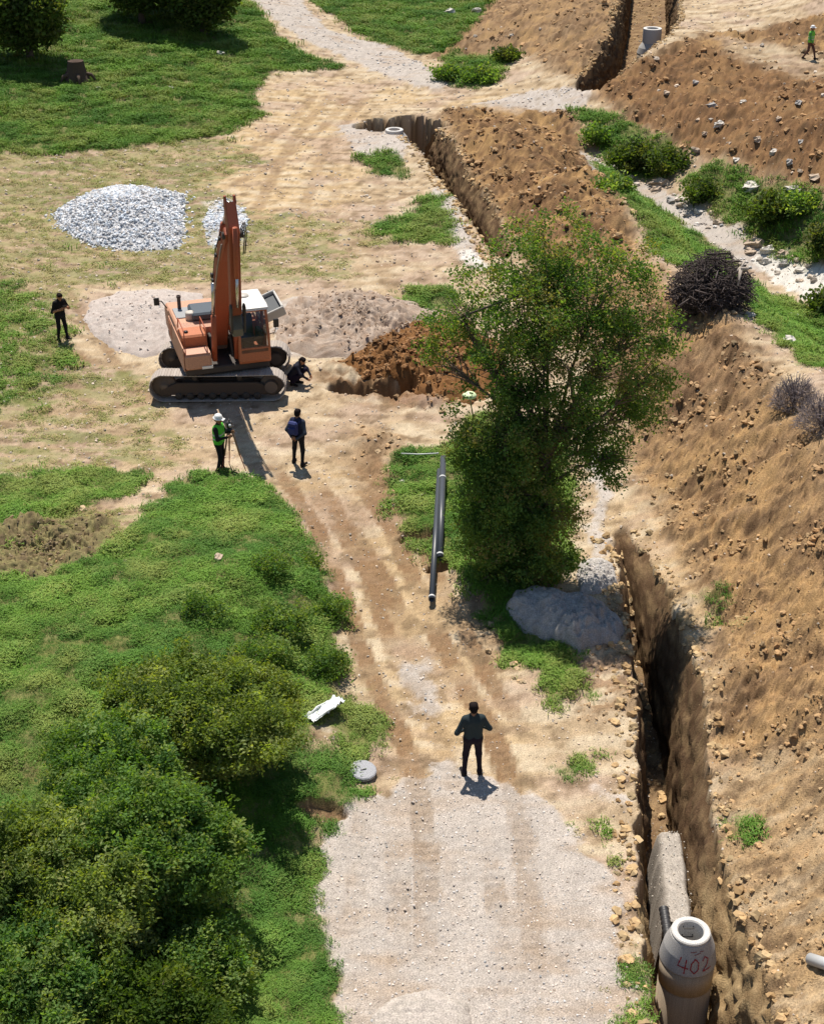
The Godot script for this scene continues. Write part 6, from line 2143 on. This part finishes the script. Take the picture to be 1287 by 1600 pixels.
	for k in 5:
		st4 = start(true)
		var a := TAU * k / 5.0
		tube(st4, [Vector3(cos(a) * 0.4, 0.25, sin(a) * 0.4), Vector3(cos(a) * 0.8, 0.2, sin(a) * 0.8), Vector3(cos(a) * 1.0, -0.1, sin(a) * 1.0)], [0.14, 0.1, 0.05], 6)
		obj("root", st4, worn(Color(0.1, 0.065, 0.045), 0.95, 1.0), o)

func tuft(blades: int, high: float, wide: float, s: int) -> ArrayMesh:
	var r := RandomNumberGenerator.new()
	r.seed = s
	var st := start()
	for k in blades:
		var a := r.randf() * TAU
		var lean := r.randf_range(0.5, 1.4)
		var h := high * r.randf_range(0.55, 1.1)
		var root := Vector3(r.randfn(), 0, r.randfn()) * wide * 0.35
		root.y = -0.03
		var out := Vector3(cos(a), 0, sin(a))
		var side := Vector3(-sin(a), 0, cos(a)) * high * 0.055
		var mid := root + out * h * lean * 0.4 + Vector3(0, h * 0.62, 0)
		var tip := root + out * h * lean + Vector3(0, h * (1.0 - lean * 0.38), 0)
		tri(st, root - side, root + side, mid + side * 0.8)
		tri(st, root - side, mid + side * 0.8, mid - side * 0.8)
		tri(st, mid - side * 0.8, mid + side * 0.8, tip)
	st.generate_normals()
	return st.commit()

func grass() -> void:
	var green_at := []
	var green_tint := []
	var dry_at := []
	var dry_tint := []
	var weed_at := []
	var weed_tint := []
	var lush := Color(0.075, 0.18, 0.022)
	var fresh := Color(0.145, 0.28, 0.034)
	var olive := Color(0.22, 0.27, 0.06)
	var straw := Color(0.36, 0.3, 0.14)
	for k in 680000:
		var d := 11.5 * pow(128.0 / 11.5, rng.randf())
		var x := rng.randf_range(-1.0, 1.0) * (d * 0.3 + 5.0)
		var z := -d
		var i := clampi(int((x - PX0) / PSTEP), 1, PNX - 2)
		var j := clampi(int((z - PZ0) / PSTEP), 1, PNZ - 2)
		var g := maxf(maxf(paint[GRASS][j * PNX + i], paint[GRASS][j * PNX + i + 2]), paint[GRASS][j * PNX + i - 2 * PNX])
		var dr := paint[DRY][j * PNX + i]
		if g < 0.15 and (dr < 0.15 or rng.randf() > 0.5):
			continue
		var y := ground_y(x, z)
		if w_trench > 0.1:
			continue
		var nb := noise_b.get_noise_2d(x, z)
		var na := noise_a.get_noise_2d(x + 30.0, z)
		var ns := noise_s.get_noise_2d(x, z + 60.0)
		var s := lerpf(0.44, 1.5, clampf((d - 14.0) / 85.0, 0.0, 1.0)) * rng.randf_range(0.55, 1.25) * clampf(1.0 + 0.95 * ns + 0.5 * na, 0.35, 2.0)
		if smooth(0.2, 0.95, w_grass + nb * 0.42 + ns * 0.25) > rng.randf():
			var b := Basis(Vector3.UP, rng.randf() * TAU).scaled(Vector3(s, s * rng.randf_range(0.7, 1.15), s))
			green_at.append(Transform3D(b, Vector3(x, y, z)))
			var wide := noise_w.get_noise_2d(x * 0.45, z * 0.45)
			var c := lush.lerp(fresh, clampf(0.5 + na * 1.3 + nb * 0.6 + wide * 0.8, 0.0, 1.0)).lerp(olive, clampf(ns * 1.2 + wide * 1.3 - 0.1 + rng.randf_range(-0.3, 0.3), 0.0, 0.85))
			green_tint.append(shade_of(c, 0.2))
		elif smooth(0.2, 0.9, w_dry + ns * 0.5 + nb * 0.35) > rng.randf():
			var b := Basis(Vector3.UP, rng.randf() * TAU).scaled(Vector3(s, s * 0.42, s) * 0.85)
			dry_at.append(Transform3D(b, Vector3(x, y, z)))
			dry_tint.append(shade_of(olive.lerp(straw, clampf(0.45 + nb * 1.2 + rng.randf_range(-0.3, 0.3), 0.0, 1.0)), 0.2))
	print("tufts ", green_at.size(), " ", dry_at.size())
	var m := leaf_material(0.6)
	var o := scatter("grass", tuft(10, 0.2, 0.26, 21), m, green_at, green_tint)
	tag(o, "lush green grass growing on banks, meadow and stream edge", "grass")
	o = scatter("dry_grass", tuft(9, 0.2, 0.3, 22), m, dry_at, dry_tint)
	tag(o, "flattened olive and straw grass around the excavator", "grass")

# ---------------------------------------------------------------- stones and clods
func build_stones() -> void:
	var shapes := [lump(1.0, 0.42, 51, 1), lump(1.0, 0.5, 52, 1), lump(1.0, 0.55, 53, 1)]
	var white := worn(Color(0.6, 0.56, 0.5), 0.9, 1.5)
	var buff := worn(Color(0.46, 0.36, 0.27), 0.9, 1.5)
	var grey := worn(Color(0.36, 0.34, 0.32), 0.9, 1.5)
	for q in STONES_SLOPE:
		stone(q, shapes, [white, buff, grey], "angular stone lying on the brown rubble slope", "stones on the rubble slope")
	for q in STONES_STREAM:
		stone(q, shapes, [white, buff, grey], "boulder lying in the pale stream bed", "boulders in the stream bed")
	for q in STONES_GRASS:
		stone(q, shapes, [white, buff, grey], "stone half hidden in green grass", "stones in the grass")
	# clods on the spoil, pebbles on dirt and gravel
	var clod_at := []
	var clod_tint := []
	var chip_at := []
	var chip_tint := []
	for k in 260000:
		var d := 11.5 * pow(115.0 / 11.5, rng.randf())
		var x := rng.randf_range(-1.0, 1.0) * (d * 0.3 + 3.0)
		var z := -d
		var i := clampi(int((x - PX0) / PSTEP), 1, PNX - 2)
		var j := clampi(int((z - PZ0) / PSTEP), 1, PNZ - 2)
		var at := j * PNX + i
		var br := maxf(paint[BROWN][at], paint[RED][at])
		if paint[GRASS][at] > 0.5:
			continue
		var keep := 0.12 + (0.3 if zone[at] == 6 else 0.5) * br + 0.25 * paint[GRAVEL][at] + 0.35 * paint[WHITE][at]
		if rng.randf() > keep:
			continue
		var y := ground_y(x, z)
		var t := any_turn()
		if br > 0.2 and rng.randf() < (0.92 if zone[at] == 6 else 0.95):
			var cl := noise_s.get_noise_2d(x * 0.6, z * 0.6)
			if cl < rng.randf_range(-0.35, 0.3):
				continue
			var s := lerpf(0.014, 0.1, pow(rng.randf(), 4.0)) * clampf(d / 40.0, 0.5, 1.5) * (1.0 + cl)
			clod_at.append(Transform3D(t.scaled(Vector3(s, s * 0.7, s)), Vector3(x, y + s * 0.15, z)))
			var c := ground_color()
			clod_tint.append(shade_of(Color(c.r, c.g, c.b).lerp(Color(0.4, 0.27, 0.14), 0.35), 0.3))
		else:
			var s := lerpf(0.012, 0.05, pow(rng.randf(), 3.0)) * clampf(d / 35.0, 0.6, 1.8)
			if zone[at] == 6 or zone[at] == 4:
				s = lerpf(0.02, 0.2, pow(rng.randf(), 9.0))
			chip_at.append(Transform3D(t.scaled(Vector3(s, s * 0.7, s)), Vector3(x, y + s * 0.2, z)))
			chip_tint.append(shade_of(Color(0.48, 0.4, 0.32) if w_gravel < 0.5 else Color(0.54, 0.49, 0.45), 0.35))
	# crumbs fallen along the trench rims and on its floor
	for t in trench:
		var p: Array = t[0]
		for k in p.size() / 2 - 1:
			var a := Vector2(p[2 * k], p[2 * k + 1])
			var b := Vector2(p[2 * k + 2], p[2 * k + 3])
			var nrm := Vector2(-(b - a).y, (b - a).x).normalized()
			for e in int(a.distance_to(b) * 55.0):
				var u := rng.randf()
				var half: float = lerpf(t[1][k], t[1][k + 1], u)
				var q := a.lerp(b, u) + nrm * (1.0 if rng.randf() < 0.5 else -1.0) * (half + rng.randf_range(0.12, 0.75))
				if rng.randf() < 0.2:
					q = a.lerp(b, u) + nrm * half * rng.randf_range(-0.7, 0.7)
				var y := ground_y(q.x, q.y)
				if w_grass > 0.5:
					continue
				var s := lerpf(0.02, 0.12, pow(rng.randf(), 2.5))
				clod_at.append(Transform3D(any_turn().scaled(Vector3(s, s * 0.75, s)), Vector3(q.x, y + s * 0.2, q.y)))
				clod_tint.append(shade_of(Color(0.4, 0.28, 0.15), 0.35))
	var o := scatter("soil_clods", lump(1.0, 0.55, 61, 0), tinted(0.95), clod_at, clod_tint)
	tag(o, "loose brown clods strewn over the spoil banks", "soil")
	o = scatter("pebbles", lump(1.0, 0.45, 62, 0), tinted(0.9), chip_at, chip_tint)
	tag(o, "small pale stones strewn over dirt and gravel", "pebbles")

func stone(q: Array, shapes: Array, mats: Array, label: String, group: String) -> void:
	var mi := MeshInstance3D.new()
	mi.name = numbered("stone")
	mi.mesh = shapes[rng.randi() % 3]
	mi.material_override = mats[q[2]]
	add_child(mi)
	var s: float = q[1] * 0.5
	var p := on_ground(q[0].x, q[0].y, s * 0.12)
	mi.transform = Transform3D(Basis(Vector3.UP, rng.randf() * TAU) * Basis.from_scale(Vector3(s, s * rng.randf_range(0.4, 0.6), s * rng.randf_range(0.55, 0.8))), p)
	var wide := "large" if q[1] > 0.68 else ("small" if q[1] < 0.45 else "middling")
	tag(mi, "%s %s %s" % [wide, ["whitish", "buff", "grey"][q[2]], label], "stone", group)

const STONES_SLOPE := [[Vector2(15.47, -64.39), 0.95, 0], [Vector2(16.9, -62.45), 0.75, 0], [Vector2(15.08, -70.73), 0.6, 0], [Vector2(15.07, -72.71), 0.7, 2], [Vector2(16.66, -65.8), 0.5, 0], [Vector2(15.11, -68.34), 0.5, 1], [Vector2(13.76, -69.43), 0.45, 1], [Vector2(16.25, -67.49), 0.45, 1], [Vector2(17.09, -64.44), 0.55, 2], [Vector2(15.24, -66.87), 0.5, 0], [Vector2(16.59, -69.63), 0.4, 1], [Vector2(17.77, -65.47), 0.5, 2], [Vector2(14.37, -70.58), 0.4, 1], [Vector2(17.81, -62.63), 0.6, 1], [Vector2(17.4, -68.58), 0.42, 1], [Vector2(16.51, -72.37), 0.4, 0], [Vector2(18.46, -69.41), 0.45, 2], [Vector2(13.38, -76.65), 0.45, 1], [Vector2(14.99, -77.35), 0.4, 2]]
const STONES_STREAM := [[Vector2(12.02, -68.18), 1.0, 1], [Vector2(11.74, -67.62), 0.7, 1], [Vector2(12.14, -66.05), 0.6, 2], [Vector2(12.61, -65.4), 0.5, 1], [Vector2(13.21, -64.52), 0.5, 0], [Vector2(12.76, -64.44), 0.45, 2], [Vector2(13.83, -63.06), 0.5, 1], [Vector2(15.06, -60.54), 0.9, 1], [Vector2(15.47, -59.83), 0.8, 0], [Vector2(15.95, -59.25), 0.6, 1], [Vector2(15.21, -59.12), 0.6, 0], [Vector2(15.89, -58.54), 0.55, 2], [Vector2(14.71, -60.07), 0.6, 1], [Vector2(10.14, -71.03), 0.5, 2], [Vector2(10.74, -69.44), 0.4, 1], [Vector2(16.35, -57.62), 0.5, 0]]
const STONES_GRASS := [[Vector2(-4.7, -29.88), 0.32, 1], [Vector2(-7, -30.02), 0.2, 1], [Vector2(10.39, -41.52), 0.4, 0], [Vector2(14.71, -52.11), 0.45, 0], [Vector2(11.13, -39.66), 0.4, 0], [Vector2(-17.15, -79.89), 0.5, 0], [Vector2(-13.39, -81.21), 0.5, 0], [Vector2(-11.49, -88.62), 0.6, 0], [Vector2(-0.28, -35.83), 0.22, 0], [Vector2(0.26, -34.93), 0.25, 0], [Vector2(2.69, -103.59), 0.8, 0], [Vector2(4.49, -103.18), 0.7, 0]]
